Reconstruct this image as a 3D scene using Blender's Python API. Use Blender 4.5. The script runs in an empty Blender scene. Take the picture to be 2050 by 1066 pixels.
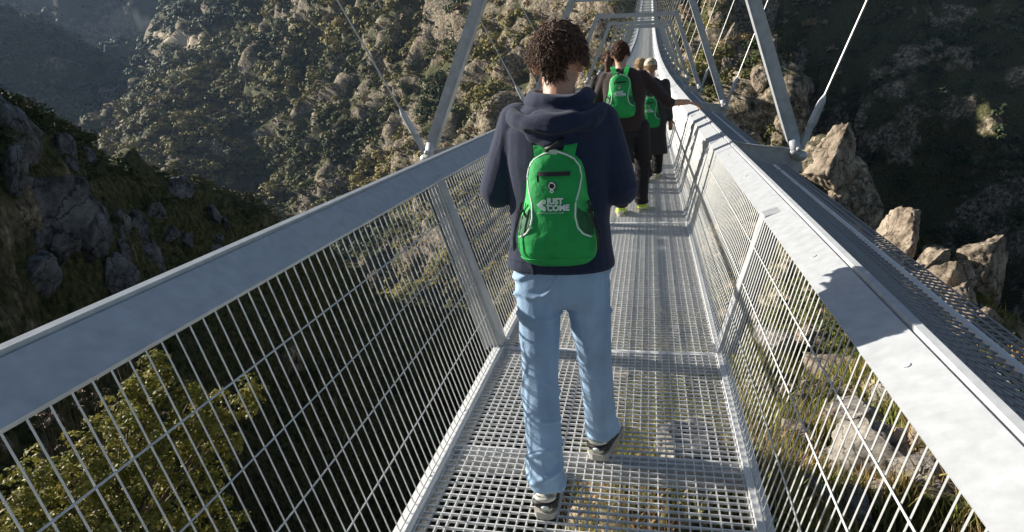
import bpy, bmesh, math, random
import numpy as np
from mathutils import Vector, Matrix, noise as mn

R_ = math.radians
random.seed(7)
rng = np.random.default_rng(11)
SC = bpy.context.scene
COL = SC.collection

# ------------------------------------------------------------------ camera
YAW, PIT, ROLL = 0.216, 0.293, -0.059
CX, CH, F = 0.223, 1.521, 1300.0


def cam_axes():
    cy, sy = math.cos(YAW), math.sin(YAW)
    r = np.array([cy, sy, 0]); fw = np.array([-sy, cy, 0]); up = np.array([0, 0, 1.0])
    cp, sp = math.cos(PIT), math.sin(PIT)
    f2 = fw * cp - up * sp; u2 = up * cp + fw * sp
    cr, sr = math.cos(ROLL), math.sin(ROLL)
    return r * cr + u2 * sr, u2 * cr - r * sr, f2


CR, CU, CF = cam_axes()
CPOS = np.array([CX, 0.0, CH])
cd = bpy.data.cameras.new('camera'); cam = bpy.data.objects.new('camera', cd); COL.objects.link(cam)
M = Matrix.Identity(4)
for i in range(3):
    M[i][0] = CR[i]; M[i][1] = CU[i]; M[i][2] = -CF[i]; M[i][3] = CPOS[i]
cam.matrix_world = M
cd.sensor_width = 36; cd.lens = F / 2050 * 36; cd.clip_start = 0.05; cd.clip_end = 9000
SC.camera = cam
SC.render.resolution_x = 1024; SC.render.resolution_y = 532


def ray(px, py):
    d = CR * ((px - 1025) / F) - CU * ((py - 533) / F) + CF
    return d / np.linalg.norm(d)


def at(px, py, dist):
    return CPOS + ray(px, py) * dist


# ------------------------------------------------------------------ world + sun
SUN_T = Vector((2.44, -0.45, -1.0)).normalized()      # the way the light travels
w = bpy.data.worlds.new("World"); SC.world = w; w.use_nodes = True
nt = w.node_tree; bg = nt.nodes['Background']
sky = nt.nodes.new('ShaderNodeTexSky'); sky.sky_type = 'NISHITA'; sky.sun_disc = False
sky.sun_elevation = math.asin(-SUN_T.z); sky.sun_rotation = math.atan2(-SUN_T.x, -SUN_T.y)
sky.altitude = 400
nt.links.new(sky.outputs[0], bg.inputs[0]); bg.inputs[1].default_value = 0.05
sl = bpy.data.lights.new('sun', 'SUN'); sl.energy = 5.0; sl.angle = R_(0.5); sl.color = (1, 0.94, 0.84)
so = bpy.data.objects.new('sun', sl); COL.objects.link(so); so.rotation_euler = SUN_T.to_track_quat('-Z', 'Y').to_euler()
so.location = (-40, 20, 60)
SC.view_settings.view_transform = 'Standard'; SC.view_settings.look = 'None'
SC.view_settings.exposure = 0.9; SC.view_settings.gamma = 1.0


# ------------------------------------------------------------------ helpers
def tag(o, label=None, cat=None, group=None, kind=None):
    if label: o['label'] = label
    if cat: o['category'] = cat
    if group: o['group'] = group
    if kind: o['kind'] = kind
    return o


def empty(name, loc, rz=0.0):
    o = bpy.data.objects.new(name, None); COL.objects.link(o)
    o.location = loc; o.rotation_euler = (0, 0, rz); o.empty_display_size = 0.2
    return o


def link(name, me, mat=None, parent=None, smooth=True, wloc=True):
    o = bpy.data.objects.new(name, me); COL.objects.link(o)
    if mat is not None:
        me.materials.clear(); me.materials.append(mat)
    if smooth:
        me.polygons.foreach_set('use_smooth', [True] * len(me.polygons))
    if parent is not None:
        o.parent = parent
        if wloc:      # mesh was written in world space: undo the parent's place
            o.matrix_parent_inverse = Matrix.Translation(parent.location).inverted() if parent.parent is None else Matrix.Identity(4)
    return o


def mesh_np(name, V, Fq, tint=None, attrs=None):
    """V (n,3), Fq (m,k) faces with k corners"""
    V = np.asarray(V, dtype=np.float32); Fq = np.asarray(Fq, dtype=np.int32)
    me = bpy.data.meshes.new(name); m, k = Fq.shape
    me.vertices.add(len(V)); me.vertices.foreach_set('co', V.ravel())
    me.loops.add(m * k); me.loops.foreach_set('vertex_index', Fq.ravel())
    me.polygons.add(m); me.polygons.foreach_set('loop_start', np.arange(0, m * k, k, dtype=np.int32))
    me.update(calc_edges=True)
    if tint is not None:
        a = me.attributes.new('tint', 'FLOAT_COLOR', 'POINT')
        c = np.ones((len(V), 4), dtype=np.float32); c[:, :3] = tint; a.data.foreach_set('color', c.ravel())
    if attrs:
        for nme, arr in attrs.items():
            a = me.attributes.new(nme, 'FLOAT', 'POINT'); a.data.foreach_set('value', np.asarray(arr, dtype=np.float32))
    return me


class MB:
    """collects simple solids into one mesh"""
    def __init__(s): s.v = []; s.f = []

    def add(s, V, Fs):
        n = len(s.v); s.v.extend([tuple(map(float, p)) for p in V]); s.f.extend([tuple(i + n for i in q) for q in Fs])

    def box(s, a, b):
        (x0, y0, z0), (x1, y1, z1) = a, b
        s.add([(x0, y0, z0), (x1, y0, z0), (x1, y1, z0), (x0, y1, z0), (x0, y0, z1), (x1, y0, z1), (x1, y1, z1), (x0, y1, z1)],
              [(0, 3, 2, 1), (4, 5, 6, 7), (0, 1, 5, 4), (1, 2, 6, 5), (2, 3, 7, 6), (3, 0, 4, 7)])

    def prism(s, prof, y0, y1):
        """closed profile in (x,z) pulled along y"""
        n = len(prof)
        s.add([(x, y0, z) for x, z in prof] + [(x, y1, z) for x, z in prof],
              [tuple(range(n)), tuple(range(2 * n - 1, n - 1, -1))] + [(i, i + n, (i + 1) % n + n, (i + 1) % n) for i in range(n)])

    def bar(s, p, q, wx, wy, side=(1, 0, 0)):
        """rectangular bar from p to q"""
        p = Vector(p); q = Vector(q); d = (q - p).normalized(); a = Vector(side)
        a = (a - d * a.dot(d)).normalized() * wx / 2; b = d.cross(a).normalized() * wy / 2
        V = [p - a - b, p + a - b, p + a + b, p - a + b, q - a - b, q + a - b, q + a + b, q - a + b]
        s.add(V, [(0, 3, 2, 1), (4, 5, 6, 7), (0, 1, 5, 4), (1, 2, 6, 5), (2, 3, 7, 6), (3, 0, 4, 7)])

    def tube(s, pts, rad, n=6, cap=True):
        pts = [Vector(p) for p in pts]; rs = rad if isinstance(rad, (list, tuple)) else [rad] * len(pts)
        V = []; Fs = []
        for i, p in enumerate(pts):
            d = (pts[min(i + 1, len(pts) - 1)] - pts[max(i - 1, 0)]).normalized()
            a = Vector((0, 0, 1)) if abs(d.z) < 0.9 else Vector((1, 0, 0))
            a = (a - d * a.dot(d)).normalized(); b = d.cross(a)
            for k in range(n):
                t = 2 * math.pi * k / n
                V.append(p + (a * math.cos(t) + b * math.sin(t)) * rs[i])
        for i in range(len(pts) - 1):
            for k in range(n):
                Fs.append((i * n + k, i * n + (k + 1) % n, (i + 1) * n + (k + 1) % n, (i + 1) * n + k))
        if cap:
            Fs.append(tuple(range(n - 1, -1, -1))); Fs.append(tuple(range((len(pts) - 1) * n, len(pts) * n)))
        s.add(V, Fs)

    def sphere(s, c, r, n=12, m=8):
        c = Vector(c); r = r if isinstance(r, (tuple, list)) else (r, r, r)
        V = [c + Vector((0, 0, r[2]))]
        for j in range(1, m):
            ph = math.pi * j / m
            for k in range(n):
                t = 2 * math.pi * k / n
                V.append(c + Vector((r[0] * math.sin(ph) * math.cos(t), r[1] * math.sin(ph) * math.sin(t), r[2] * math.cos(ph))))
        V.append(c - Vector((0, 0, r[2]))); Fs = []
        for k in range(n):
            Fs.append((0, 1 + k, 1 + (k + 1) % n))
            Fs.append((len(V) - 1, len(V) - 1 - n + (k + 1) % n, len(V) - 1 - n + k))
            for j in range(m - 2):
                a = 1 + j * n
                Fs.append((a + k, a + n + k, a + n + (k + 1) % n, a + (k + 1) % n))
        s.add(V, Fs)

    def limb(s, pts, rs):
        """capsule chain: for voxel union"""
        for i in range(len(pts)):
            s.sphere(pts[i], rs[i], 16, 10)
        for i in range(len(pts) - 1):
            n = max(2, int((Vector(pts[i + 1]) - Vector(pts[i])).length / 0.02))
            s.tube([Vector(pts[i]).lerp(Vector(pts[i + 1]), k / n) for k in range(n + 1)],
                   [rs[i] + (rs[i + 1] - rs[i]) * k / n for k in range(n + 1)], 16)

    def loft(s, rings, n=28, ex=2.4):
        """rings (cx,cy,cz,rx,ry[,tiltz]) superellipse sections, capped"""
        V = []; Fs = []
        for r in rings:
            cx, cy, cz, rx, ry = r[:5]; tl = r[5] if len(r) > 5 else 0
            for k in range(n):
                t = 2 * math.pi * k / n; c, q = math.cos(t), math.sin(t)
                X = rx * math.copysign(abs(c) ** (2 / ex), c); Y = ry * math.copysign(abs(q) ** (2 / ex), q)
                V.append((cx + X, cy + Y, cz + tl * Y))
        for i in range(len(rings) - 1):
            for k in range(n):
                Fs.append((i * n + k, i * n + (k + 1) % n, (i + 1) * n + (k + 1) % n, (i + 1) * n + k))
        Fs.append(tuple(range(n - 1, -1, -1))); Fs.append(tuple(range((len(rings) - 1) * n, len(rings) * n)))
        s.add(V, Fs)

    def mesh(s, name):
        me = bpy.data.meshes.new(name); me.from_pydata(s.v, [], s.f); me.update(); return me

    def build(s, name, mat, parent=None, smooth=False, wloc=True):
        me = s.mesh(name)
        bm = bmesh.new(); bm.from_mesh(me); bmesh.ops.recalc_face_normals(bm, faces=bm.faces); bm.to_mesh(me); bm.free()
        return link(name, me, mat, parent, smooth, wloc)


def voxel(mb, name, size, smooth=2, disp=None):
    """union of the collected solids as one continuous skin"""
    me = mb.mesh(name); o = bpy.data.objects.new(name + '_tmp', me); COL.objects.link(o)
    m = o.modifiers.new('r', 'REMESH'); m.mode = 'VOXEL'; m.voxel_size = size; m.adaptivity = 0
    if smooth:
        s = o.modifiers.new('s', 'SMOOTH'); s.factor = 0.5; s.iterations = smooth
    dg = bpy.context.evaluated_depsgraph_get(); dg.update()
    out = bpy.data.meshes.new_from_object(o.evaluated_get(dg)); out.name = name
    bpy.data.objects.remove(o); bpy.data.meshes.remove(me)
    if disp:
        n = len(out.vertices); co = np.empty(n * 3, dtype=np.float32); no = np.empty(n * 3, dtype=np.float32)
        out.vertices.foreach_get('co', co); out.vertex_normals.foreach_get('vector', no)
        co = co.reshape(-1, 3); no = no.reshape(-1, 3)
        d = disp(co, no)
        co = co + no * d[:, None]; out.vertices.foreach_set('co', co.ravel().astype(np.float32)); out.update()
    return out


# vectorised gradient noise
def _h(ix, iy, iz, s):
    n = (ix * 374761393 + iy * 668265263 + iz * 2147483647 + s * 974634777) & 0xffffffff
    n = ((n ^ (n >> 13)) * 1274126177) & 0xffffffff
    return ((n ^ (n >> 16)) & 0xffffff) / 8388607.5 - 1.0


def vnoise(P, s=0):
    P = np.asarray(P, dtype=np.float64); i = np.floor(P).astype(np.int64); f = P - i
    u = f * f * f * (f * (f * 6 - 15) + 10); r = 0
    for dx in (0, 1):
        wx = u[:, 0] if dx else 1 - u[:, 0]
        for dy in (0, 1):
            wy = u[:, 1] if dy else 1 - u[:, 1]
            for dz in (0, 1):
                wz = u[:, 2] if dz else 1 - u[:, 2]
                r = r + wx * wy * wz * _h(i[:, 0] + dx, i[:, 1] + dy, i[:, 2] + dz, s)
    return r


# ------------------------------------------------------------------ materials
def new_mat(name):
    m = bpy.data.materials.new(name); m.use_nodes = True
    return m, m.node_tree, m.node_tree.nodes['Principled BSDF']


def mat(name, col, rough=0.6, metal=0.0, spec=0.5, var=0.0, vscale=20.0, bump=0.0, bscale=60.0, stretch=(1, 1, 1), sheen=0.0):
    m, nt, p = new_mat(name)
    p.inputs['Base Color'].default_value = (*col, 1); p.inputs['Roughness'].default_value = rough
    p.inputs['Metallic'].default_value = metal; p.inputs['Specular IOR Level'].default_value = spec
    if sheen: p.inputs['Sheen Weight'].default_value = sheen
    tc = nt.nodes.new('ShaderNodeTexCoord'); mp = nt.nodes.new('ShaderNodeMapping'); mp.inputs['Scale'].default_value = stretch
    nt.links.new(tc.outputs['Object'], mp.inputs[0])
    if var:
        n = nt.nodes.new('ShaderNodeTexNoise'); n.inputs['Scale'].default_value = vscale; n.inputs['Detail'].default_value = 6
        nt.links.new(mp.outputs[0], n.inputs['Vector'])
        cr = nt.nodes.new('ShaderNodeValToRGB'); cr.color_ramp.elements[0].position = 0.3; cr.color_ramp.elements[1].position = 0.7
        cr.color_ramp.elements[0].color = (*[c * (1 - var) for c in col], 1); cr.color_ramp.elements[1].color = (*[min(1, c * (1 + var)) for c in col], 1)
        nt.links.new(n.outputs[0], cr.inputs[0]); nt.links.new(cr.outputs[0], p.inputs['Base Color'])
    if bump:
        n = nt.nodes.new('ShaderNodeTexNoise'); n.inputs['Scale'].default_value = bscale; n.inputs['Detail'].default_value = 4
        nt.links.new(mp.outputs[0], n.inputs['Vector'])
        b = nt.nodes.new('ShaderNodeBump'); b.inputs['Strength'].default_value = bump; b.inputs['Distance'].default_value = 0.01
        nt.links.new(n.outputs[0], b.inputs['Height']); nt.links.new(b.outputs[0], p.inputs['Normal'])
    return m


def leaf_mat(name, rough=0.55, spec=0.3, trans=0.0):
    m, nt, p = new_mat(name)
    a = nt.nodes.new('ShaderNodeAttribute'); a.attribute_name = 'tint'
    nt.links.new(a.outputs['Color'], p.inputs['Base Color'])
    p.inputs['Roughness'].default_value = rough; p.inputs['Specular IOR Level'].default_value = spec
    if trans:
        t = nt.nodes.new('ShaderNodeBsdfTranslucent'); nt.links.new(a.outputs['Color'], t.inputs[0])
        mx = nt.nodes.new('ShaderNodeMixShader'); mx.inputs[0].default_value = trans
        nt.links.new(p.outputs[0], mx.inputs[1]); nt.links.new(t.outputs[0], mx.inputs[2])
        nt.links.new(mx.outputs[0], nt.nodes['Material Output'].inputs[0])
    return m


STEEL = mat('galvanised_steel', (0.52, 0.535, 0.55), 0.5, 0.2, 0.5, var=0.11, vscale=22, bump=0.05, bscale=160)
STEEL_POST = mat('galvanised_post', (0.44, 0.455, 0.47), 0.5, 0.3, 0.5, var=0.15, vscale=14)
WIRE = mat('galvanised_wire', (0.62, 0.63, 0.62), 0.5, 0.25, 0.5, var=0.1, vscale=30)
WIRE_DARK = mat('dark_wire', (0.30, 0.31, 0.32), 0.55, 0.3, 0.4)  # darker grey than the inner mesh wire
GRATE = mat('grating_steel', (0.74, 0.74, 0.73), 0.45, 0.1, 0.5, var=0.12, vscale=25)
KERB = mat('kerb_steel', (0.80, 0.80, 0.79), 0.5, 0.1, 0.5, var=0.07, vscale=7, bump=0.08, bscale=160)
CABLE = mat('steel_rope', (0.5, 0.49, 0.46), 0.45, 0.4, 0.5)


# ------------------------------------------------------------------ terrain
# control points: what is seen at which bearing and elevation, and how far off it is
ctl = []


def C(px, py, d):
    v = ray(px, py) * d; r = math.hypot(v[0], v[1]); ctl.append((math.atan2(v[0], v[1]), math.log(r), v[2] / r))


def Cx(px, py, d, drop=0.12, far=0.35):
    """a crest: the ground falls away behind it"""
    C(px, py, d); v = ray(px, py) * d; r = math.hypot(v[0], v[1]); a = math.atan2(v[0], v[1]); e = v[2] / r
    ctl.append((a, math.log(r * 1.10), e - drop * 0.6)); ctl.append((a, math.log(r * 1.35), e - drop - 0.05))


def P(az, r, e): ctl.append((R_(az), math.log(r), e))


# near left hill: a sunlit brow of heather, then a dark rocky face below it
for q in [(-200, 175, 46), (0, 238, 52), (120, 268, 58), (250, 318, 66), (380, 382, 75), (500, 423, 84), (575, 452, 88), (640, 497, 94),
          (720, 545, 100), (850, 595, 113), (940, 625, 120), (1000, 655, 126)]:
    Cx(*q, drop=0.16)
    if q[0] < 700:
        k = 0.78 + 0.12 * max(0, q[0]) / 640; C(q[0], q[1] + 52 - 0.02 * q[0], q[2] * k); C(q[0], q[1] + 84, q[2] * (k - 0.02))
for q in [(-200, 500, 33), (0, 400, 39), (0, 600, 36), (0, 800, 33), (0, 1066, 28), (300, 520, 51), (300, 650, 49), (300, 800, 46), (300, 1066, 43),
          (600, 640, 80), (600, 800, 72), (600, 1066, 62), (900, 760, 100), (900, 1066, 84), (780, 900, 84), (1010, 780, 104), (1000, 1066, 86)]: C(*q)
# sunlit far side of the gorge: near at the bridge, running away to the left
def Cf(px, py, d): C(px, py, d * float(np.interp(px, [270, 330, 450, 700, 1000, 1200, 1450], [1.50, 1.48, 1.42, 1.22, 1.0, 0.92, 0.95])))


for q in [(640, 470, 250), (850, 560, 225), (1000, 620, 205), (900, 480, 235), (1000, 400, 240), (1000, 250, 262), (1000, 100, 300), (1000, -60, 345), (1000, -250, 400),
          (700, 400, 275), (700, 250, 305), (700, 100, 345), (700, -60, 400), (700, -220, 460), (500, 400, 290), (480, 300, 320), (450, 200, 360), (450, 100, 410), (450, 0, 490), (450, -120, 570),
          (300, 285, 320), (270, 220, 360), (330, 150, 430), (330, 90, 500), (300, 45, 590), (380, 10, 640), (1200, 300, 225), (1200, 150, 255), (1200, 0, 300), (1300, 60, 265), (1300, -60, 285), (1300, -200, 300),
          (1450, -20, 235), (1400, 60, 225), (1450, 130, 180)]: Cf(*q)
P(-14, 470, 0.28); P(-6, 345, 0.28); P(0, 310, 0.27); P(2, 340, 0.40); P(6, 330, 0.38); P(10, 360, 0.36)  # unseen peak above the view, raised to shade the slope beyond the spur
C(1150, 480, 190); C(1250, 350, 200); C(1100, 600, 170)
# ravine floor between the two banks
for a, r, e in [(-52, 140, -.32), (-42, 165, -.42), (-30, 165, -.50), (-20, 165, -.52)]: P(a, r, e)
# dark hill on the left, further off
for q in [(-250, -40, 940), (0, 22, 900), (90, 46, 880), (150, 76, 860), (220, 104, 845), (285, 137, 830)]: Cx(*q, drop=0.05)
for q in [(-250, 120, 800), (0, 120, 780), (0, 215, 720), (150, 180, 760), (190, 255, 690), (220, 190, 750), (100, 300, 640)]: C(*q)
# far valley
for q in [(0, 5, 1300), (120, 30, 1200), (60, -10, 1500), (260, 22, 1150), (230, 60, 1050), (380, -30, 1300), (200, -60, 1700), (-200, -60, 1700), (-100, -150, 1900), (500, -160, 1900)]: C(*q)
# rocky spur right of the bridge, running in under it
for q in [(1360, 0, 225), (1490, 30, 200), (1560, 140, 155), (1640, 245, 115), (1700, 330, 92), (1725, 430, 76), (1820, 528, 57), (1930, 665, 40), (2040, 790, 30), (2150, 900, 24)]: Cx(*q, drop=0.45)
for q in [(1430, 170, 150), (1500, 240, 130), (1600, 330, 98), (1620, 430, 76), (1500, 560, 52), (1500, 640, 42), (1560, 720, 30), (1600, 800, 23), (1760, 830, 19), (1700, 960, 14), (1850, 860, 17), (1900, 1000, 12.5), (2040, 900, 14), (1700, 1066, 11.5),
          (1520, 1000, 11), (1370, 1050, 9.2), (1250, 1040, 9.3), (1370, 960, 10.6), (1400, 860, 15), (1400, 760, 22), (1400, 660, 32), (1350, 560, 48), (1330, 480, 70), (1300, 420, 105), (1500, 400, 88)]: C(*q)
for q in [(1290, 900, 15), (1200, 800, 30), (1180, 960, 22), (1100, 850, 50), (1130, 720, 75), (1150, 640, 100), (1050, 1000, 45), (1090, 1066, 30), (900, 900, 90)]: C(*q)
# gorge side beyond the spur, in the hill's shade
for q in [(1600, -20, 320), (1600, 60, 290), (1700, 160, 272), (1800, 100, 285), (1800, 240, 250), (1800, 380, 235), (1950, 300, 240), (1950, 480, 225), (2050, 0, 320), (2050, 150, 275), (2050, 400, 232), (2050, 660, 215), (2200, 300, 240),
          (2050, -140, 380), (1750, -150, 380), (2300, 0, 330), (2200, 600, 200)]: C(*q)
# ground close by, outside the picture
for a, r, e in [(-60, 6, -.9), (-56, 8, -.95), (-45, 8, -1.05), (-30, 8, -1.5), (-52, 16, -.95), (-40, 22, -1.0), (-20, 14, -2.0), (-80, 6, -.6), (-90, 12, -.5), (-85, 40, -.05), (-80, 100, .15),
                (20, 5, -1.3), (45, 6, -1.2), (50, 12, -.9), (45, 30, -.6), (60, 6, -1.1), (75, 15, -.7), (70, 60, -.5), (55, 120, -.3), (55, 300, .15), (10, 5, -1.6), (0, 5, -1.7), (-10, 5, -2.0),
                (-70, 900, .05), (40, 900, .2), (0, 1000, .18), (-30, 1500, .10), (70, 400, .25), (-70, 2000, .05), (0, 2000, .12), (70, 2000, .12)]: P(a, r, e)

ctl = np.array(ctl)
SC_AZ = 1.0; SC_LR = 0.55


def _k(d2): return np.sqrt(d2 + 0.0004)


def _fit():
    A = np.stack([ctl[:, 0] * SC_AZ, ctl[:, 1] * SC_LR], 1); D2 = ((A[:, None] - A[None]) ** 2).sum(2)
    n = len(A); K = _k(D2) - 0.0 * np.eye(n); K[np.arange(n), np.arange(n)] += -0.004
    B = np.zeros((n + 3, n + 3)); B[:n, :n] = K; B[:n, n] = 1; B[:n, n + 1:] = A; B[n, :n] = 1; B[n + 1:, :n] = A.T
    return A, np.linalg.solve(B, np.concatenate([ctl[:, 2], np.zeros(3)]))


RA, RW = _fit()


def tan_el(az, lr):
    q = np.stack([az * SC_AZ, lr * SC_LR], -1); out = np.empty(len(q))
    for i in range(0, len(q), 40000):
        c = q[i:i + 40000]; D2 = ((c[:, None] - RA[None]) ** 2).sum(2)
        out[i:i + 40000] = _k(D2) @ RW[:len(RA)] + RW[len(RA)] + c @ RW[len(RA) + 1:]
    return out


AZ = np.radians(np.arange(-72, 56.01, 0.16)); LR = np.arange(math.log(3.2), math.log(2100), 0.0090)
NA, NR = len(AZ), len(LR)
gaz, glr = np.meshgrid(AZ, LR, indexing='ij')
# the coarse surface, evaluated on every 3rd node and interpolated
def coarse():
    a2 = AZ[::3]; l2 = LR[::3]
    if a2[-1] < AZ[-1]: a2 = np.append(a2, AZ[-1])
    if l2[-1] < LR[-1]: l2 = np.append(l2, LR[-1])
    ga, gl = np.meshgrid(a2, l2, indexing='ij'); t = tan_el(ga.ravel(), gl.ravel()).reshape(ga.shape)
    t1 = np.stack([np.interp(LR, l2, row) for row in t]); return np.stack([np.interp(AZ, a2, col) for col in t1.T]).T


te = coarse(); gr = np.exp(glr)
G = np.stack([CPOS[0] + gr * np.sin(gaz), gr * np.cos(gaz), CPOS[2] + gr * te], -1)


def grid_normals(G):
    du = np.gradient(G, axis=0); dv = np.gradient(G, axis=1); n = np.cross(du, dv)
    n /= np.linalg.norm(n, axis=2, keepdims=True) + 1e-9
    n[n[..., 2] < 0] *= -1
    return n


NB = grid_normals(G)
flat = G.reshape(-1, 3); rr = gr.ravel(); disp = np.zeros(len(flat)); rockn = np.zeros(len(flat))
for k, lam in enumerate([70, 34, 17, 8.5, 4.2, 2.1, 1.05, 0.5, 0.25]):
    wgt = np.clip(lam / (rr * 0.014) - 0.7, 0, 1) * np.clip(rr * (0.33 if lam < 6 else 0.17) / lam, 0, 1) ** 1.5
    s = wgt > 0.01
    q = flat[s] / lam; q[:, 2] *= 0.42
    n = vnoise(q, 11 + k)
    n2 = np.abs(vnoise(q * 1.3 + 7.7, 31 + k)); rid = 1 - 3.2 * np.sqrt(n2 * n2 + 0.0004)
    blk = np.clip(n * 3, -1, 1)                     # blocky steps read as jointed rock
    v = 0.35 * n + 0.25 * blk + 0.55 * rid
    disp[s] += wgt[s] * lam * (0.19 if lam < 9 else (0.15 if lam < 20 else 0.075)) * v
    rockn[s] += wgt[s] * v * (0.5 if lam > 6 else 0.35)
cm = np.clip((rr - 170) / 60, 0, 1) * np.clip((900 - rr) / 200, 0, 1) * (np.degrees(gaz.ravel()) < 6)
qg = flat * np.array([1, 1, 0.35]) / 38.0 + 0.5 * vnoise(flat / 25.0, 91)[:, None]
gul = 1 - 2.6 * np.abs(vnoise(qg, 90)); gul2 = 1 - 2.6 * np.abs(vnoise(qg * 2.3 + 4, 92))
disp += cm * (5.0 * gul + 2.8 * gul2); rockn += cm * (0.30 * np.clip(gul, -.6, 1) + 0.22 * gul2)
spur_m = np.clip((np.degrees(gaz.ravel()) - 1) / 5, 0, 1) * np.clip((rr - 18) / 14, 0, 1) * np.clip((230 - rr) / 60, 0, 1)
disp *= 1 + 0.8 * spur_m * np.clip((rr - 40) / 50, 0.1, 1); rockn += 0.35 * spur_m
azf = np.degrees(gaz.ravel())
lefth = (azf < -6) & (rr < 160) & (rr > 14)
disp = np.where(lefth, disp * 0.62, disp)
rockn += cm * (0.5 * vnoise(flat / 42.0, 101) - 0.17) + 0.30 * ((azf > 1) & (azf < 12) & (rr > 95) & (rr < 290))
disp += ((azf > 10) & (rr > 150)) * np.clip((rr - 150) / 30, 0, 1) * (3.5 * (1 - 2.6 * np.abs(vnoise(flat * np.array([1, 1, 0.5]) / 22.0, 66))) + 1.5 * (1 - 2.6 * np.abs(vnoise(flat / 8.0, 67))))
rockn -= 0.05 * ((azf > 12) & (rr > 170)) + 0.75 * lefth ; rockn += 0.12 * ((azf > -8) & (rr < 45))  # rock tone cut on the left hill: its shade put into the colour
G = (flat + NB.reshape(-1, 3) * disp[:, None]).reshape(G.shape)
NN = grid_normals(G)
GZ = G


def ground_z(x, y):
    a = math.atan2(x - CPOS[0], y); l = math.log(max(3.3, math.hypot(x - CPOS[0], y)))
    i = int(round((a - AZ[0]) / (AZ[1] - AZ[0]))); j = int(round((l - LR[0]) / (LR[1] - LR[0])))
    i = min(max(i, 0), NA - 1); j = min(max(j, 0), NR - 1)
    return float(G[i, j, 2])


def terrain_mat():
    m, nt, p = new_mat('gorge_ground'); N = nt.nodes; L = nt.links
    geo = N.new('ShaderNodeNewGeometry')
    dist = N.new('ShaderNodeVectorMath'); dist.operation = 'LENGTH'; L.new(geo.outputs['Position'], dist.inputs[0])
    at_ = N.new('ShaderNodeAttribute'); at_.attribute_name = 'rock'

    def nz(sc, det=8, ro=0.6, tp='FBM'):
        n = N.new('ShaderNodeTexNoise'); n.inputs['Scale'].default_value = sc; n.inputs['Detail'].default_value = det; n.inputs['Roughness'].default_value = ro
        L.new(geo.outputs['Position'], n.inputs['Vector']); return n
    n1 = nz(0.9, 9, 0.65); n2 = nz(0.12, 9, 0.7)
    rr1 = N.new('ShaderNodeValToRGB'); e = rr1.color_ramp.elements
    e[0].position = 0.33; e[0].color = (0.025, 0.023, 0.02, 1); e[1].position = 0.64; e[1].color = (0.50, 0.415, 0.30, 1)
    x = rr1.color_ramp.elements.new(0.5); x.color = (0.22, 0.18, 0.125, 1)
    L.new(n1.outputs[0], rr1.inputs[0])
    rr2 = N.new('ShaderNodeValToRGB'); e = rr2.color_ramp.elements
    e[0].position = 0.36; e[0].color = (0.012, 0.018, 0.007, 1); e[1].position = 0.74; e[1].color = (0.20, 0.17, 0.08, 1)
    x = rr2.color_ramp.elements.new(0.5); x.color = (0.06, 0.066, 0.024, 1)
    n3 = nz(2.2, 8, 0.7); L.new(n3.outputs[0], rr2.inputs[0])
    add = N.new('ShaderNodeMath'); add.operation = 'MULTIPLY_ADD'; L.new(n2.outputs[0], add.inputs[0]); add.inputs[1].default_value = 1.6; add.inputs[2].default_value = -0.8
    a2 = N.new('ShaderNodeMath'); a2.operation = 'ADD'; L.new(add.outputs[0], a2.inputs[0]); L.new(at_.outputs['Fac'], a2.inputs[1])
    mr = N.new('ShaderNodeMapRange'); mr.inputs['From Min'].default_value = 0.46; mr.inputs['From Max'].default_value = 0.66; L.new(a2.outputs[0], mr.inputs[0])
    mx = N.new('ShaderNodeMix'); mx.data_type = 'RGBA'; L.new(mr.outputs[0], mx.inputs['Factor']); L.new(rr2.outputs[0], mx.inputs['A']); L.new(rr1.outputs[0], mx.inputs['B'])
    ta = N.new('ShaderNodeAttribute'); ta.attribute_name = 'track'
    m3 = N.new('ShaderNodeMix'); m3.data_type = 'RGBA'; L.new(ta.outputs['Fac'], m3.inputs['Factor']); L.new(mx.outputs['Result'], m3.inputs['A']); m3.inputs['B'].default_value = (0.50, 0.40, 0.28, 1)
    L.new(m3.outputs['Result'], p.inputs['Base Color']); p.inputs['Roughness'].default_value = 0.95; p.inputs['Specular IOR Level'].default_value = 0.15
    prev = rr1.outputs[0]
    for sc, wd_ in ((0.45, 0.045), (1.7, 0.05)):
        wv = N.new('ShaderNodeVectorMath'); wv.operation = 'MULTIPLY_ADD'; L.new(n1.outputs['Color'], wv.inputs[0]); wv.inputs[1].default_value = (1.6, 1.6, 1.6); L.new(geo.outputs['Position'], wv.inputs[2])
        ws = N.new('ShaderNodeVectorMath'); ws.operation = 'MULTIPLY'; L.new(wv.outputs[0], ws.inputs[0]); ws.inputs[1].default_value = (1, 1, 0.55)
        vo = N.new('ShaderNodeTexVoronoi'); vo.feature = 'DISTANCE_TO_EDGE'; vo.inputs['Scale'].default_value = sc; L.new(ws.outputs[0], vo.inputs['Vector'])
        m2 = N.new('ShaderNodeMapRange'); m2.inputs['From Max'].default_value = wd_; m2.inputs['To Min'].default_value = 0.22; L.new(vo.outputs[0], m2.inputs[0])
        vm = N.new('ShaderNodeVectorMath'); vm.operation = 'SCALE'; L.new(prev, vm.inputs[0]); L.new(m2.outputs[0], vm.inputs['Scale']); prev = vm.outputs[0]
    L.new(prev, mx.inputs['B'])
    b = N.new('ShaderNodeBump'); b.inputs['Strength'].default_value = 0.9; b.inputs['Distance'].default_value = 0.5; L.new(n1.outputs[0], b.inputs['Height']); L.new(b.outputs[0], p.inputs['Normal'])
    return m


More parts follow.
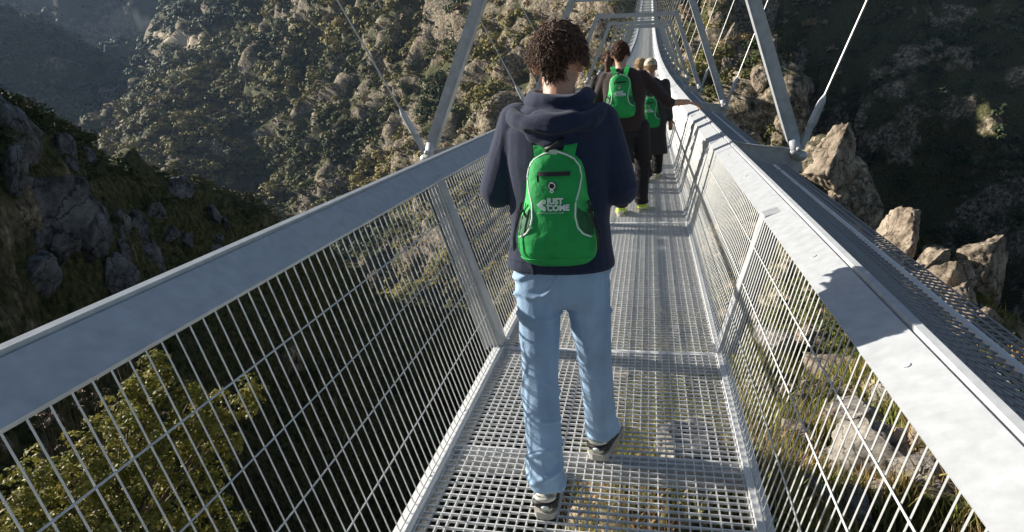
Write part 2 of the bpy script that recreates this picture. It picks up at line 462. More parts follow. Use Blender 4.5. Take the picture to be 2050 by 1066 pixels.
def build_terrain():
    idx = np.arange(NA * NR).reshape(NA, NR)
    Fq = np.stack([idx[:-1, :-1], idx[1:, :-1], idx[1:, 1:], idx[:-1, 1:]], -1).reshape(-1, 4)[:, ::-1]
    slope = 1 - NN.reshape(-1, 3)[:, 2]
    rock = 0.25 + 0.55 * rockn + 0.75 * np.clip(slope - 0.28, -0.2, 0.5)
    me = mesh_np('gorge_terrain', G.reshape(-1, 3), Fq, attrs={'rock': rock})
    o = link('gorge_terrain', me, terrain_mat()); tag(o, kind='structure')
    return rock.reshape(NA, NR)


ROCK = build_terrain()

# ------------------------------------------------------------------ the footbridge
S = 6.08; Y0 = 0.30
W_IN, W_OUT = 0.583, 0.636
RB = {1: (0.777, 0.749), -1: (0.877, 0.974)}       # lower edge of each handrail (x, z)
RT = {1: (0.900, 0.805), -1: (0.995, 1.047)}       # upper edge
FOOT = {1: (1.55, 0.66), -1: (-1.98, 0.74)}
TOP = {1: (0.90, 2.62), -1: (-1.10, 2.68)}


def deck_z(t):
    return 0.0 if t < 6 else 0.0007 * (t - 6) ** 2


def wallx(s, z):
    bx, bz = RB[s]; return s * (W_IN + 0.02 + (bx + 0.008 - W_IN - 0.02) * z / bz)


def cable_h(t): return max(13.0 - 0.085 * t, 3.2)


def m_frame():
    b = MB(); e = 0.004
    for s in (1, -1):
        x0, x1 = sorted((s * W_IN, s * W_OUT)); b.box((x0, e, -0.09), (x1, S - e, 0.022))
        b.box((x0 + 0.005, 0.02, 0.0222), (x1 - 0.005, 0.03, 0.026))
    for i in range(6):
        y = i * S / 6; hw = 0.032
        b.box((-W_IN, max(y - hw, e), -0.10), (W_IN, y + hw, -0.032))
    b.box((-W_IN, 0.005, -0.034), (W_IN, 0.045, -0.001)); b.box((-W_IN, S / 2 - 0.02, -0.034), (W_IN, S / 2 + 0.02, -0.001))
    for s in (1, -1):
        for i in range(12):                         # clamp bolts on the kerb
            b.sphere((s * (W_OUT + W_IN) / 2, 0.25 + i * S / 12, 0.022), (0.008, 0.008, 0.005), 8, 4)
    return b


def m_grating():
    b = MB(); n = 34; t = 0.0022
    for i in range(n):
        x = -W_IN + 0.006 + (2 * W_IN - 0.012) * i / (n - 1); b.box((x - t, 0.006, -0.019), (x + t, S - 0.006, -0.002))
    ny = int(S / 0.0365)
    for j in range(ny):
        y = 0.012 + (S - 0.024) * j / (ny - 1); b.box((-W_IN, y - 0.0023, -0.010), (W_IN, y + 0.0023, 0.0))
    for y in (S / 6 * k for k in range(1, 6)): b.box((-W_IN, y - 0.006, -0.029), (W_IN, y - 0.001, 0.001))
    return b


def m_mesh(s):
    b = MB(); bx, bz = RB[s]; z1 = bz - 0.008; r = 0.0028
    n = int(S / 0.05)
    for i in range(n):
        y = 0.05 + (S - 0.1) * i / (n - 1)
        if abs(y - S / 2) < 0.03: continue
        b.tube([(wallx(s, -0.03), y, -0.03), (wallx(s, z1), y, z1)], r, 4)
    k = 0; z = 0.03
    while z < z1 - 0.02:
        for dz in (0, ):
            b.tube([(wallx(s, z) - s * 0.006, 0.06, z), (wallx(s, z) - s * 0.006, S - 0.06, z)], r * 1.15, 4)
        z += 0.19; k += 1
    return b


def m_rail(s):
    b = MB(); (bx, bz), (tx, tz) = RB[s], RT[s]; e = 0.003
    # inclined face plate with a lower lip, then a groove and the bright cap strip
    b.prism([(s * bx, bz), (s * tx, tz), (s * (tx + 0.004), tz - 0.012), (s * (bx + 0.006), bz - 0.012)], e, S - e)
    b.prism([(s * (tx + 0.010), tz - 0.008), (s * (tx + 0.012), tz + 0.010), (s * (tx + 0.032), tz + 0.014), (s * (tx + 0.045), tz + 0.002), (s * (tx + 0.04), tz - 0.03), (s * (tx + 0.012), tz - 0.03)], e, S - e)
    b.prism([(s * (tx + 0.0035), tz - 0.0125), (s * (tx + 0.0105), tz - 0.0125), (s * (tx + 0.0105), tz - 0.03), (s * (tx + 0.0035), tz - 0.03)], e, S - e)
    ys = [1.3, 2.25, 4.1, 5.1] if s > 0 else [2.0, 4.2, 5.2]
    for y in ys:                                       # round bolt heads on the plate
        cx = s * (bx + tx) / 2; cz = (bz + tz) / 2
        nrm = Vector((-s * (tz - bz), 0, tx - bx)).normalized()
        c = Vector((cx, y, cz)); b.tube([c - nrm * 0.002, c + nrm * 0.0028], [0.013, 0.012], 12)
    return b


def m_post(s, y, wy=0.105):
    b = MB(); bx, bz = RB[s]
    x0 = s * (W_IN + 0.002); x1 = s * (bx + 0.008)
    h = bz + 0.012; wd = 0.088
    for yy0, yy1 in ((y - wy / 2, y + wy / 2),):
        V = [(x0, yy0, 0.024), (x0 + s * wd, yy0, 0.024), (x0 + s * wd, yy1, 0.024), (x0, yy1, 0.024),
             (x1, yy0, h), (x1 + s * wd, yy0, h + 0.03), (x1 + s * wd, yy1, h + 0.03), (x1, yy1, h)]
        b.add(V, [(0, 3, 2, 1), (4, 5, 6, 7), (0, 1, 5, 4), (1, 2, 6, 5), (2, 3, 7, 6), (3, 0, 4, 7)])
    # raised rim that gives the dark groove along the post
    V = [(x0 + s * wd, y - wy / 2 - 0.006, 0.0), (x0 + s * (wd + 0.01), y - wy / 2 - 0.006, 0.0), (x0 + s * (wd + 0.01), y + wy / 2, 0.0), (x0 + s * wd, y + wy / 2, 0.0),
         (x1 + s * wd, y - wy / 2 - 0.006, h), (x1 + s * (wd + 0.01), y - wy / 2 - 0.006, h), (x1 + s * (wd + 0.01), y + wy / 2, h), (x1 + s * wd, y + wy / 2, h)]
    b.add(V, [(0, 3, 2, 1), (4, 5, 6, 7), (0, 1, 5, 4), (1, 2, 6, 5), (2, 3, 7, 6), (3, 0, 4, 7)])
    b.box((min(x0 - s * 0.02, x0 + s * wd), y - wy / 2 - 0.01, 0.0225), (max(x0 - s * 0.02, x0 + s * wd), y + wy / 2 + 0.01, 0.0235))
    return b


def m_bracket(s):
    """gusset plate from the handrail out to the foot of the portal"""
    b = MB(); tx, tz = RT[s]; fx, fz = FOOT[s]; fx = abs(fx)
    top = []; n = 8
    for i in range(n + 1):
        u = i / n; x = tx + 0.045 + (fx - tx - 0.02) * u; z = tz - 0.01 + (fz + 0.03 - tz) * (u ** 0.55) - 0.0 * u
        top.append((x, z))
    low = [(fx + 0.06, fz - 0.16), (fx - 0.02, fz - 0.24), (tx - 0.05, tz - 0.42), (tx - 0.16, tz - 0.10)]
    pr = [(s * x, z) for x, z in top + low]
    y = 0.0; b.prism(pr, y - 0.006, y + 0.006)
    for i in range(n):
        (xa, za), (xb, zb) = top[i], top[i + 1]
        b.bar((s * xa, 0, za + 0.004), (s * xb, 0, zb + 0.004), 0.05, 0.008, side=(0, 1, 0))
    return b


def m_foot(s):
    """pin joint: ears, pin and a rounded shoe"""
    b = MB(); fx, fz = FOOT[s]; tx, tz = TOP[s]; d = Vector((tx - fx, 0, tz - fz)).normalized()
    p = Vector((fx, 0, fz))
    for dy in (-0.045, 0.045):
        b.bar(p + Vector((0, dy, -0.06)), p + d * 0.14 + Vector((0, dy, 0)), 0.09, 0.016)
    b.tube([p + Vector((0, -0.075, 0.03)), p + Vector((0, 0.075, 0.03))], 0.022, 10)
    b.sphere(p + Vector((s * 0.03, 0, -0.04)), (0.065, 0.06, 0.05), 12, 8)
    b.sphere(p + Vector((s * -0.03, -0.02, -0.0)), (0.045, 0.05, 0.035), 10, 6)
    return b


def m_portal():
    b = MB()
    for s in (1, -1):
        fx, fz = FOOT[s]; tx, tz = TOP[s]; p = Vector((fx, 0, fz)); q = Vector((tx, 0, tz)); d = (q - p).normalized()
        b.bar(p + d * 0.10, q + d * 0.02, 0.105, 0.085)
        b.bar(p + d * 0.10 + Vector((-s * 0.058, 0, 0)), q + d * 0.02 + Vector((-s * 0.058, 0, 0)), 0.008, 0.12)
    zt = (TOP[1][1] + TOP[-1][1]) / 2
    b.bar((TOP[-1][0] - 0.02, 0, TOP[-1][1] - 0.05), (TOP[1][0] + 0.02, 0, TOP[1][1] - 0.05), 0.08, 0.10, side=(0, 1, 0))
    return b


def m_outer(s):
    """mesh apron hanging outside the handrail, with its long edge rod"""
    b = MB(); tx, tz = RT[s]; k = 1 if s > 0 else 1.12
    x0, z0 = tx + 0.04, tz - 0.012; x1, z1 = 1.46 * k, 0.54 + (0.18 if s < 0 else 0)
    n = int(S / 0.05); r = 0.0042

    def sag(u): return x0 + (x1 - x0) * u, z0 + (z1 - z0) * u - 0.05 * math.sin(math.pi * u)
    us = [0, 0.25, 0.5, 0.75, 1.0]
    for i in range(n):
        y = 0.03 + (S - 0.06) * i / (n - 1)
        pts = [(s * sag(u)[0], y, sag(u)[1]) for u in us] + [(s * (x1 - 0.015), y, z1 - 0.03)]
        b.tube(pts, r, 4)
    for j in range(1, 12):
        u = j / 11.0; x, z = sag(u); b.tube([(s * x, 0.02, z + 0.005), (s * x, S - 0.02, z + 0.005)], r * 1.1, 4)
    return b


def m_under(s):
    b = MB(); tx, tz = RT[s]; x1 = 1.40 * (1 if s > 0 else 1.12); z1 = 0.46 + (0.22 if s < 0 else 0)
    n = int(S / 0.05); r = 0.003
    for i in range(n):
        y = 0.05 + (S - 0.1) * i / (n - 1); b.tube([(s * (tx + 0.02), y, tz - 0.10), (s * x1, y, z1)], r, 4)
    for j in range(1, 10):
        u = j / 10; x = tx + 0.02 + (x1 - tx - 0.02) * u; z = tz - 0.10 + (z1 - tz + 0.10) * u
        b.tube([(s * x, 0.02, z - 0.006), (s * x, S - 0.02, z - 0.006)], r, 4)
    return b


def m_rod(s):
    b = MB(); k = 1 if s > 0 else 1.12
    x, z = 1.315 * k, 0.578 + (0.16 if s < 0 else 0)
    b.tube([(s * x, 0.42, z), (s * x, S - 0.62, z)], 0.014, 8)
    b.tube([(s * x, S - 0.52, z), (s * x, S - 0.28, z)], 0.014, 8)
    return b


bridge = empty('footbridge', (0, Y0, 0))
tag(bridge, 'long galvanised steel suspension footbridge with grated deck crossing the gorge', 'bridge')
ME = {}


def inst(key, mb, name, mt, parent, smooth=False):
    if key not in ME:
        me = mb().mesh(name); bm = bmesh.new(); bm.from_mesh(me); bmesh.ops.recalc_face_normals(bm, faces=bm.faces); bm.to_mesh(me); bm.free()
        me.materials.append(mt); ME[key] = me
        if smooth: me.polygons.foreach_set('use_smooth', [True] * len(me.polygons))
    o = bpy.data.objects.new(name, ME[key]); COL.objects.link(o); o.parent = parent
    return o


NSEC = 27
for k in range(-1, NSEC):
    ya = Y0 + S * k; yb = ya + S; za, zb = deck_z(ya), deck_z(yb)
    sec = inst('frame', m_frame, 'deck_section', KERB, bridge)
    sec.location = (0, ya - Y0, za); sec.rotation_euler = (math.atan2(zb - za, S), 0, 0)
    inst('grate', m_grating, 'deck_grating', GRATE, sec)
    inst('portal', m_portal, 'portal_frame', STEEL_POST, sec)
    for s in (1, -1):
        inst(('mesh', s), lambda: m_mesh(s), 'wire_mesh', WIRE, sec)
        inst(('rail', s), lambda: m_rail(s), 'handrail', STEEL, sec)
        inst(('p0', s), lambda: m_post(s, 0.04), 'rail_post', STEEL_POST, sec)
        inst(('p1', s), lambda: m_post(s, S / 2 + 0.02), 'rail_post', STEEL_POST, sec)
        inst(('br', s), lambda: m_bracket(s), 'outrigger_bracket', STEEL_POST, sec)
        inst(('ft', s), lambda: m_foot(s), 'pin_joint', STEEL, sec, True)
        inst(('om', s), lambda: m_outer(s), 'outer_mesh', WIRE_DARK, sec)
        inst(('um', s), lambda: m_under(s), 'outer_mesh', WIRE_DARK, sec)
        inst(('rod', s), lambda: m_rod(s), 'edge_rod', KERB, sec)
        # hanger: clevis, socket and rope up to the main cable
        fx, fz = FOOT[s]; p = Vector((fx + s * 0.03, 0.0, fz + 0.02)); H = cable_h(ya)
        q = Vector((fx + s * (0.36 if s > 0 else 0.50) * H, 0.0, H + fz)); d = (q - p).normalized()
        hb = MB(); hb.tube([p + d * 0.46, q], 0.009, 6)
        me = hb.mesh('hanger_rope'); me.materials.append(CABLE); ho = bpy.data.objects.new('hanger_rope', me); COL.objects.link(ho); ho.parent = sec

        def m_sock():
            hb = MB(); hb.tube([p + d * 0.20, p + d * 0.24, p + d * 0.44, p + d * 0.50], [0.030, 0.040, 0.032, 0.014], 10)
            for dy in (-0.028, 0.028): hb.bar(p + Vector((0, dy, 0)), p + d * 0.25 + Vector((0, dy * 0.7, 0)), 0.045, 0.012)
            hb.tube([p + d * 0.03 + Vector((0, -0.05, 0)), p + d * 0.03 + Vector((0, 0.05, 0))], 0.018, 8)
            return hb
        so_ = inst(('sock', s, round(H, 1)), m_sock, 'rope_socket', STEEL_POST, sec)
for s in (1, -1):
    mb = MB(); pts = []
    for k in range(-1, NSEC + 1):
        ya = Y0 + S * k; H = cable_h(ya); fx, fz = FOOT[s]; pts.append((fx + s * (0.36 if s > 0 else 0.50) * H, ya, deck_z(ya) + H + fz))
    mb.tube(pts, 0.05, 10); o = mb.build('main_cable', CABLE, bridge, True)
    o.matrix_parent_inverse = Matrix.Translation((0, Y0, 0)).inverted()

# ------------------------------------------------------------------ vegetation
LEAF = leaf_mat('scrub_leaves', 0.7, 0.15)
LEAF_G = leaf_mat('glossy_leaves', 0.55, 0.25, 0.25)
GRASS = leaf_mat('grass_blades', 0.7, 0.15, 0.2)
BARK = mat('bark', (0.10, 0.075, 0.055), 0.9, var=0.3, vscale=30, bump=0.4)
STONE = None


def leaf_cloud(C_, Rr, n, ls, tints, up=0.35, shell=0.55, squash=0.75, wide=0.55, jit=0.65, tv=0.32):
    """C_ (m,3) centres, Rr (m,) radii, n leaves each; returns quads with a tint per vertex"""
    m = len(C_); N = m * n
    d = rng.normal(size=(N, 3)); d /= np.linalg.norm(d, axis=1, keepdims=True)
    d[:, 2] = np.where(d[:, 2] < -0.25, -d[:, 2], d[:, 2])
    lob = rng.normal(size=(m, 3, 3)); lob /= np.linalg.norm(lob, axis=2, keepdims=True)
    dl = np.einsum('mnk,mjk->mnj', d.reshape(m, n, 3), lob).max(2).reshape(-1)
    rad = (shell + (1 - shell) * rng.random(N) ** 0.5) * (0.62 + 0.42 * np.clip(dl, 0, 1))
    c = np.repeat(C_, n, 0); r = np.repeat(Rr, n)
    p = c + d * (rad * r)[:, None] * np.array([1, 1, squash])
    # leaf frame: mostly facing outwards and upwards, jittered
    nn = d + rng.normal(size=(N, 3)) * jit + np.array([0, 0, up]); nn /= np.linalg.norm(nn, axis=1, keepdims=True)
    a = np.cross(nn, rng.normal(size=(N, 3))); a /= np.linalg.norm(a, axis=1, keepdims=True); b = np.cross(nn, a)
    l = (ls if np.ndim(ls) else np.full(m, ls)); l = np.repeat(l, n) * rng.uniform(0.6, 1.3, N)
    V = np.stack([p - a * l[:, None] * 0.5, p + b * (l * wide * 0.5)[:, None], p + a * l[:, None] * 0.5, p - b * (l * wide * 0.5)[:, None]], 1).reshape(-1, 3)
    T = np.repeat(tints, n, 0) * rng.uniform(1 - tv, 1 + tv, (N, 1)); T = np.repeat(T, 4, 0)
    return V, np.arange(N * 4).reshape(-1, 4), T


def pick(mask, n, wgt=None):
    i = np.flatnonzero(mask.ravel()); w_ = None
    if wgt is not None: w_ = wgt.ravel()[i]; w_ = w_ / w_.sum()
    return rng.choice(i, size=min(n, len(i)), replace=False, p=w_)


GF = G.reshape(-1, 3); NF = NN.reshape(-1, 3)
clump = vnoise(GF / 14.0, 77).reshape(NA, NR) + 0.6 * vnoise(GF / 5.0, 78).reshape(NA, NR)
LRr = np.exp(glr)
vis = np.zeros((NA, NR), bool)                        # what the valley shows from the bridge: running horizon along each bearing
te2 = (G[..., 2] - CPOS[2]) / np.maximum(1, np.hypot(G[..., 0] - CPOS[0], G[..., 1]))
run = np.maximum.accumulate(te2, axis=1)
vis = te2 > run - 0.035
azd = np.degrees(gaz)


def scatter(name, mask, cnt, rmin, rmax, nleaf, lrel, tint_a, tint_b, wgt=None, sink=0.15, squash=0.75, m=LEAF):
    ids = pick(mask & vis_scrub, cnt, wgt); c = GF[ids].copy(); k = len(ids)
    r = rng.uniform(0, 1, k) ** 1.8; r = rmin + (rmax - rmin) * r
    if rmax > 3.5: r = r * np.clip(np.linalg.norm(c - CPOS, axis=1) / 330, 0.75, 1.5)
    if name == 'spur_scrub': r = np.minimum(r, np.linalg.norm(c - CPOS, axis=1) * 0.0105)
    c[:, 2] += r * (squash - sink) * 0.6
    t = np.clip(0.42 + 0.75 * vnoise(c / 32.0, 55)[:, None] + rng.normal(size=(k, 1)) * 0.22, 0, 1); tints = np.array(tint_a) * (1 - t) + np.array(tint_b) * t
    dd = np.linalg.norm(c - CPOS, axis=1); Vs = []; Ts = []
    ls = np.clip(dd * 0.0040, 0.035, 4.0)
    cls = np.clip((r / ls) ** 2 * 6.5 + 6, 14, 700); b_ = np.round(np.log2(cls) * 1.5)
    for q in np.unique(b_):
        j = b_ == q; V, Fq, T = leaf_cloud(c[j], r[j], int(2 ** (q / 1.5)), ls[j], tints[j], squash=squash, jit=0.34 if rmax > 3.5 else 0.5, tv=0.2, wide=0.75); Vs.append(V); Ts.append(T)
    V = np.concatenate(Vs); T = np.concatenate(Ts)
    o = link(name, mesh_np(name, V, np.arange(len(V)).reshape(-1, 4), T), m, smooth=False); tag(o, kind='stuff')
    return o


def hit(px, py, rlo=5, rhi=2000):
    """the ground point seen along a bearing and elevation"""
    v = ray(px, py); a = math.atan2(v[0], v[1]); e = v[2] / math.hypot(v[0], v[1])
    i = min(max(int(round((a - AZ[0]) / (AZ[1] - AZ[0]))), 0), NA - 1)
    j = np.flatnonzero((te2[i] >= e) & (LRr[i] > rlo) & (LRr[i] < rhi))
    j = j[0] if len(j) else NR - 1
    return Vector(G[i, j])


# pale dirt track cut across the far slope: a bare strip of the ground itself
tk = [(276, 52), (290, 56), (315, 66), (340, 78), (362, 86), (385, 94), (400, 97)]
clear = np.ones(NA * NR, bool); tr_ = np.zeros(NA * NR, dtype=np.float32)
for u in np.linspace(0, len(tk) - 1, 70):
    k = min(int(u), len(tk) - 2); f_ = u - k
    p = hit(tk[k][0] * (1 - f_) + tk[k + 1][0] * f_, tk[k][1] * (1 - f_) + tk[k + 1][1] * f_, 400)
    d2 = (GF[:, 0] - p.x) ** 2 + (GF[:, 1] - p.y) ** 2
    clear &= d2 > 6.0 ** 2; tr_ = np.maximum(tr_, np.clip(1.7 - np.sqrt(d2) / 2.6, 0, 1))
clear = clear.reshape(NA, NR)
_a = bpy.data.objects['gorge_terrain'].data.attributes.new('track', 'FLOAT', 'POINT'); _a.data.foreach_set('value', tr_.astype(np.float32))
vis_scrub = vis & clear
wC = np.clip(0.35 + clump, 0.02, 2) * np.where(ROCK > 0.62, 0.12, 1.0) * np.where((azd > 1) & (azd < 12), 0.3, 1)
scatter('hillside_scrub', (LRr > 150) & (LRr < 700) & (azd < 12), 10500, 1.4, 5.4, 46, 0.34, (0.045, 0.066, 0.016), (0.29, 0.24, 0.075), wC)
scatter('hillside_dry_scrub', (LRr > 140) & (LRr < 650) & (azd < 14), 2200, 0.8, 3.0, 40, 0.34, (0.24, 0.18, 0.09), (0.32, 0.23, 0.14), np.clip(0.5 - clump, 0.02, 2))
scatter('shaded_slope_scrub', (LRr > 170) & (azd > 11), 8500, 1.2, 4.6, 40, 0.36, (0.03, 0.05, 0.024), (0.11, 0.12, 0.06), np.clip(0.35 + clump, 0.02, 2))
scatter('far_woodland', (LRr > 640) & (LRr < 1900) & (azd < -20), 7000, 3.5, 8.0, 26, 0.45, (0.03, 0.055, 0.024), (0.13, 0.14, 0.06), wC)
scatter('spur_scrub', (LRr > 26) & (LRr < 150) & (azd > -6), 3000, 0.2, 1.3, 60, 0.30, (0.05, 0.065, 0.018), (0.18, 0.16, 0.05), np.clip(clump * 1.5, 0.01, 2) * np.clip(LRr / 60, 0.3, 1.3))
scatter('near_hill_heather', (LRr > 25) & (LRr < 140) & (azd < -8), 5200, 0.3, 1.1, 60, 0.26, (0.04, 0.055, 0.016), (0.12, 0.115, 0.04), wC * (NN[..., 2] > 0.45) + 0.02)



def grass(name, mask, cnt, h, ta, tb, wgt=None, wd=0.06, spread=0.16, nb=22):
    ids = pick(mask & vis, cnt, wgt); c = np.repeat(GF[ids], nb, 0); k = len(c)
    c = c + rng.normal(size=(k, 3)) * np.array([spread, spread, 0.02]); hh = h * rng.uniform(0.4, 1.2, k)
    lean = rng.normal(size=(k, 2)) * 0.35; dirn = np.stack([lean[:, 0], lean[:, 1], np.ones(k)], 1) * hh[:, None]
    s_ = rng.normal(size=(k, 3)); s_[:, 2] = 0; s_ /= np.linalg.norm(s_, axis=1, keepdims=True); s_ *= (hh * wd)[:, None]
    V = np.stack([c - s_, c + s_, c + dirn], 1).reshape(-1, 3)
    t = np.repeat(rng.random((len(ids), 1)), nb, 0); T = np.array(ta) * (1 - t) + np.array(tb) * t; T = np.repeat(T * rng.uniform(0.7, 1.3, (k, 1)), 3, 0)
    o = link(name, mesh_np(name, V, np.arange(k * 3).reshape(-1, 3), T), GRASS, smooth=False); tag(o, kind='stuff')


near = (LRr > 5) & (LRr < 45) & (azd > -12)
grass('slope_grass', near, 9000, 0.34, (0.15, 0.18, 0.035), (0.34, 0.28, 0.10), np.clip(0.5 + clump, 0.02, 2) * (NN[..., 2] > 0.5) + 1e-4)
grass('dry_grass', near, 1800, 0.30, (0.34, 0.22, 0.10), (0.42, 0.30, 0.16), np.clip(0.4 - clump, 0.02, 2))


# trees one can tell apart on the far slope
def tree_proto(name, label, cat, group, height, cr, ta, tb, dens, bare=False, tall=1.0):
    root = empty(name, (0, 0, -500)); tag(root, label, cat, group)
    mb = MB(); top = Vector((0.1 * height * random.uniform(-1, 1), 0, height * 0.75))
    mb.tube([(0, 0, -0.8), (0.02 * height, 0, height * 0.3), tuple(top)], [height * 0.032, height * 0.024, height * 0.008], 7)
    for i in range(7):
        a = i * 2.4; z0 = height * (0.3 + 0.06 * i); mb.tube([(0.02 * height, 0, z0), (math.cos(a) * cr * 0.45, math.sin(a) * cr * 0.45, z0 + height * 0.12), (math.cos(a) * cr * 0.8, math.sin(a) * cr * 0.8, z0 + height * 0.2)],
                                                                     [height * 0.014, height * 0.009, height * 0.004], 5)
    me = mb.mesh('trunk'); me.materials.append(BARK); o = bpy.data.objects.new('trunk', me); COL.objects.link(o); o.parent = root
    k = 9; cc = rng.normal(size=(k, 3)) * np.array([cr * 0.42, cr * 0.42, height * 0.13 * tall]) + np.array([0, 0, height * 0.70])
    rrad = cr * rng.uniform(0.35, 0.62, k); t = rng.random((k, 1)); tt = np.array(ta) * (1 - t) + np.array(tb) * t
    V, Fq, T = leaf_cloud(cc, rrad, dens, rrad * 0.30, tt, squash=0.8)
    me = mesh_np('crown', V, Fq, T); me.materials.append(LEAF); o = bpy.data.objects.new('crown', me); COL.objects.link(o); o.parent = root
    return root


def copy_tree(o, parent=None):
    c = o.copy(); COL.objects.link(c); c.parent = parent
    for ch in o.children: copy_tree(ch, c)
    return c


protos = {
    'g': tree_proto('round_tree', 'dark green round-crowned tree among rocks of the sunlit opposite slope', 'tree', 'dark green trees on the sunlit slope', 8, 3.0, (0.022, 0.042, 0.014), (0.045, 0.068, 0.022), 110),
    'o': tree_proto('olive_tree', 'pale olive-green bushy tree on the sunlit opposite slope', 'tree', 'pale green trees on the sunlit slope', 7, 3.2, (0.07, 0.085, 0.03), (0.12, 0.125, 0.05), 110),
    'b': tree_proto('bare_tree', 'leafless pinkish-brown tree at the left foot of the sunlit slope', 'tree', 'bare brown trees at the foot of the slope', 9, 4.6, (0.16, 0.12, 0.095), (0.20, 0.15, 0.11), 120),
    'p': tree_proto('pine_tree', 'tall dark pine standing along the skyline ridge of the sunlit slope', 'tree', 'dark pines along the left edge of the slope', 11, 2.6, (0.018, 0.036, 0.016), (0.035, 0.055, 0.022), 110, tall=1.7),
}
used = set()
ORD = ['leftmost', 'second from the left', 'third from the left', 'fourth from the left', 'fifth from the left', 'sixth from the left', 'seventh from the left', 'eighth from the left', 'ninth from the left', 'tenth from the left', 'eleventh from the left', 'twelfth from the left', 'thirteenth from the left', 'fourteenth from the left', 'fifteenth from the left', 'sixteenth from the left', 'seventeenth from the left']
KIND = {'g': 'dark green round trees on the sunlit slope', 'o': 'pale olive trees on the sunlit slope', 'b': 'bare pinkish-brown trees at the slope foot', 'p': 'dark pines on the edge of the sunlit slope'}
spots = [('b', 225, 268, 1.0), ('b', 262, 280, 0.8), ('b', 205, 250, 0.7),
         ('p', 300, 168, 1.1), ('p', 262, 205, 1.0), ('p', 330, 150, 1.2), ('p', 355, 190, 1.0), ('p', 285, 232, .9), ('p', 400, 110, 1.3), ('p', 430, 150, 1.1), ('p', 470, 70, 1.3), ('p', 375, 88, 1.2), ('p', 240, 225, .9),
         ('g', 350, 300, 1.0), ('g', 390, 340, .9), ('g', 520, 180, 1.2), ('g', 560, 250, 1.1), ('g', 610, 300, 1.0), ('g', 640, 120, 1.3), ('g', 700, 60, 1.3), ('g', 740, 150, 1.1), ('g', 690, 230, 1.0), ('g', 620, 400, .8), ('g', 800, 120, 1.1), ('g', 980, 120, 1.0), ('g', 1010, 200, .9), ('g', 860, 60, 1.1), ('g', 560, 90, 1.3), ('g', 500, 250, 1.0), ('g', 880, 330, .8),
         ('o', 470, 330, .9), ('o', 540, 320, .9), ('o', 430, 230, 1.0), ('o', 680, 330, .9), ('o', 780, 260, 1.0), ('o', 720, 380, .8), ('o', 590, 180, 1.1), ('o', 820, 200, 1.0), ('o', 960, 50, 1.1), ('o', 650, 200, 1.0), ('o', 1020, 300, .7), ('o', 900, 180, .9), ('o', 510, 120, 1.1), ('o', 760, 330, .8)]
spots.sort(key=lambda q: q[1])
for kx, px, py, sc_ in spots:
    nth = [q for q in spots if q[0] == kx].index((kx, px, py, sc_))
    src = protos[kx]; o = src if kx not in used else copy_tree(src); used.add(kx)
    p = hit(px, py, 140); o.location = (p.x, p.y, p.z - 0.6); o.scale = (sc_, sc_, sc_ * random.uniform(.9, 1.15)); o.rotation_euler = (0, 0, random.uniform(0, 6.28))
    o['label'] = ORD[nth] + ' of the ' + KIND[kx]


# ------------------------------------------------------------------ rocks
def rock_mat(name, c1, c2, sc=1.2):
    m, nt, p = new_mat(name); N = nt.nodes; L = nt.links
    tc = N.new('ShaderNodeTexCoord'); n = N.new('ShaderNodeTexNoise'); n.inputs['Scale'].default_value = sc; n.inputs['Detail'].default_value = 10; n.inputs['Roughness'].default_value = 0.68
    L.new(tc.outputs['Object'], n.inputs['Vector'])
    r = N.new('ShaderNodeValToRGB'); e = r.color_ramp.elements; e[0].position = 0.34; e[0].color = (*[c * 0.16 for c in c1], 1); e[1].position = 0.66; e[1].color = (*c2, 1)
    x = r.color_ramp.elements.new(0.46); x.color = (*c1, 1); L.new(n.outputs[0], r.inputs[0])
    prev = r.outputs[0]
    for sc_, wd_, lo in ((1.3, 0.03, 0.15), (4.5, 0.04, 0.45)):
        wv = N.new('ShaderNodeVectorMath'); wv.operation = 'MULTIPLY_ADD'; L.new(n.outputs['Color'], wv.inputs[0]); wv.inputs[1].default_value = (0.5, 0.5, 0.5); L.new(tc.outputs['Object'], wv.inputs[2])
        vo = N.new('ShaderNodeTexVoronoi'); vo.feature = 'DISTANCE_TO_EDGE'; vo.inputs['Scale'].default_value = sc_; L.new(wv.outputs[0], vo.inputs['Vector'])
        m2 = N.new('ShaderNodeMapRange'); m2.inputs['From Max'].default_value = wd_; m2.inputs['To Min'].default_value = lo; L.new(vo.outputs[0], m2.inputs[0])
        vm = N.new('ShaderNodeVectorMath'); vm.operation = 'SCALE'; L.new(prev, vm.inputs[0]); L.new(m2.outputs[0], vm.inputs['Scale']); prev = vm.outputs[0]
    L.new(prev, p.inputs['Base Color']); p.inputs['Roughness'].default_value = 0.9; p.inputs['Specular IOR Level'].default_value = 0.2
    b = N.new('ShaderNodeBump'); b.inputs['Strength'].default_value = 0.8; b.inputs['Distance'].default_value = 0.08; L.new(n.outputs[0], b.inputs['Height']); L.new(b.outputs[0], p.inputs['Normal'])
    return m


ROCK_T = rock_mat('tan_granite', (0.24, 0.19, 0.14), (0.44, 0.37, 0.28), 1.8)
ROCK_G = rock_mat('grey_granite', (0.20, 0.18, 0.16), (0.40, 0.36, 0.31), 1.8)


ROCK_S = rock_mat('slate_grey_rock', (0.115, 0.115, 0.12), (0.24, 0.24, 0.25), 1.8)


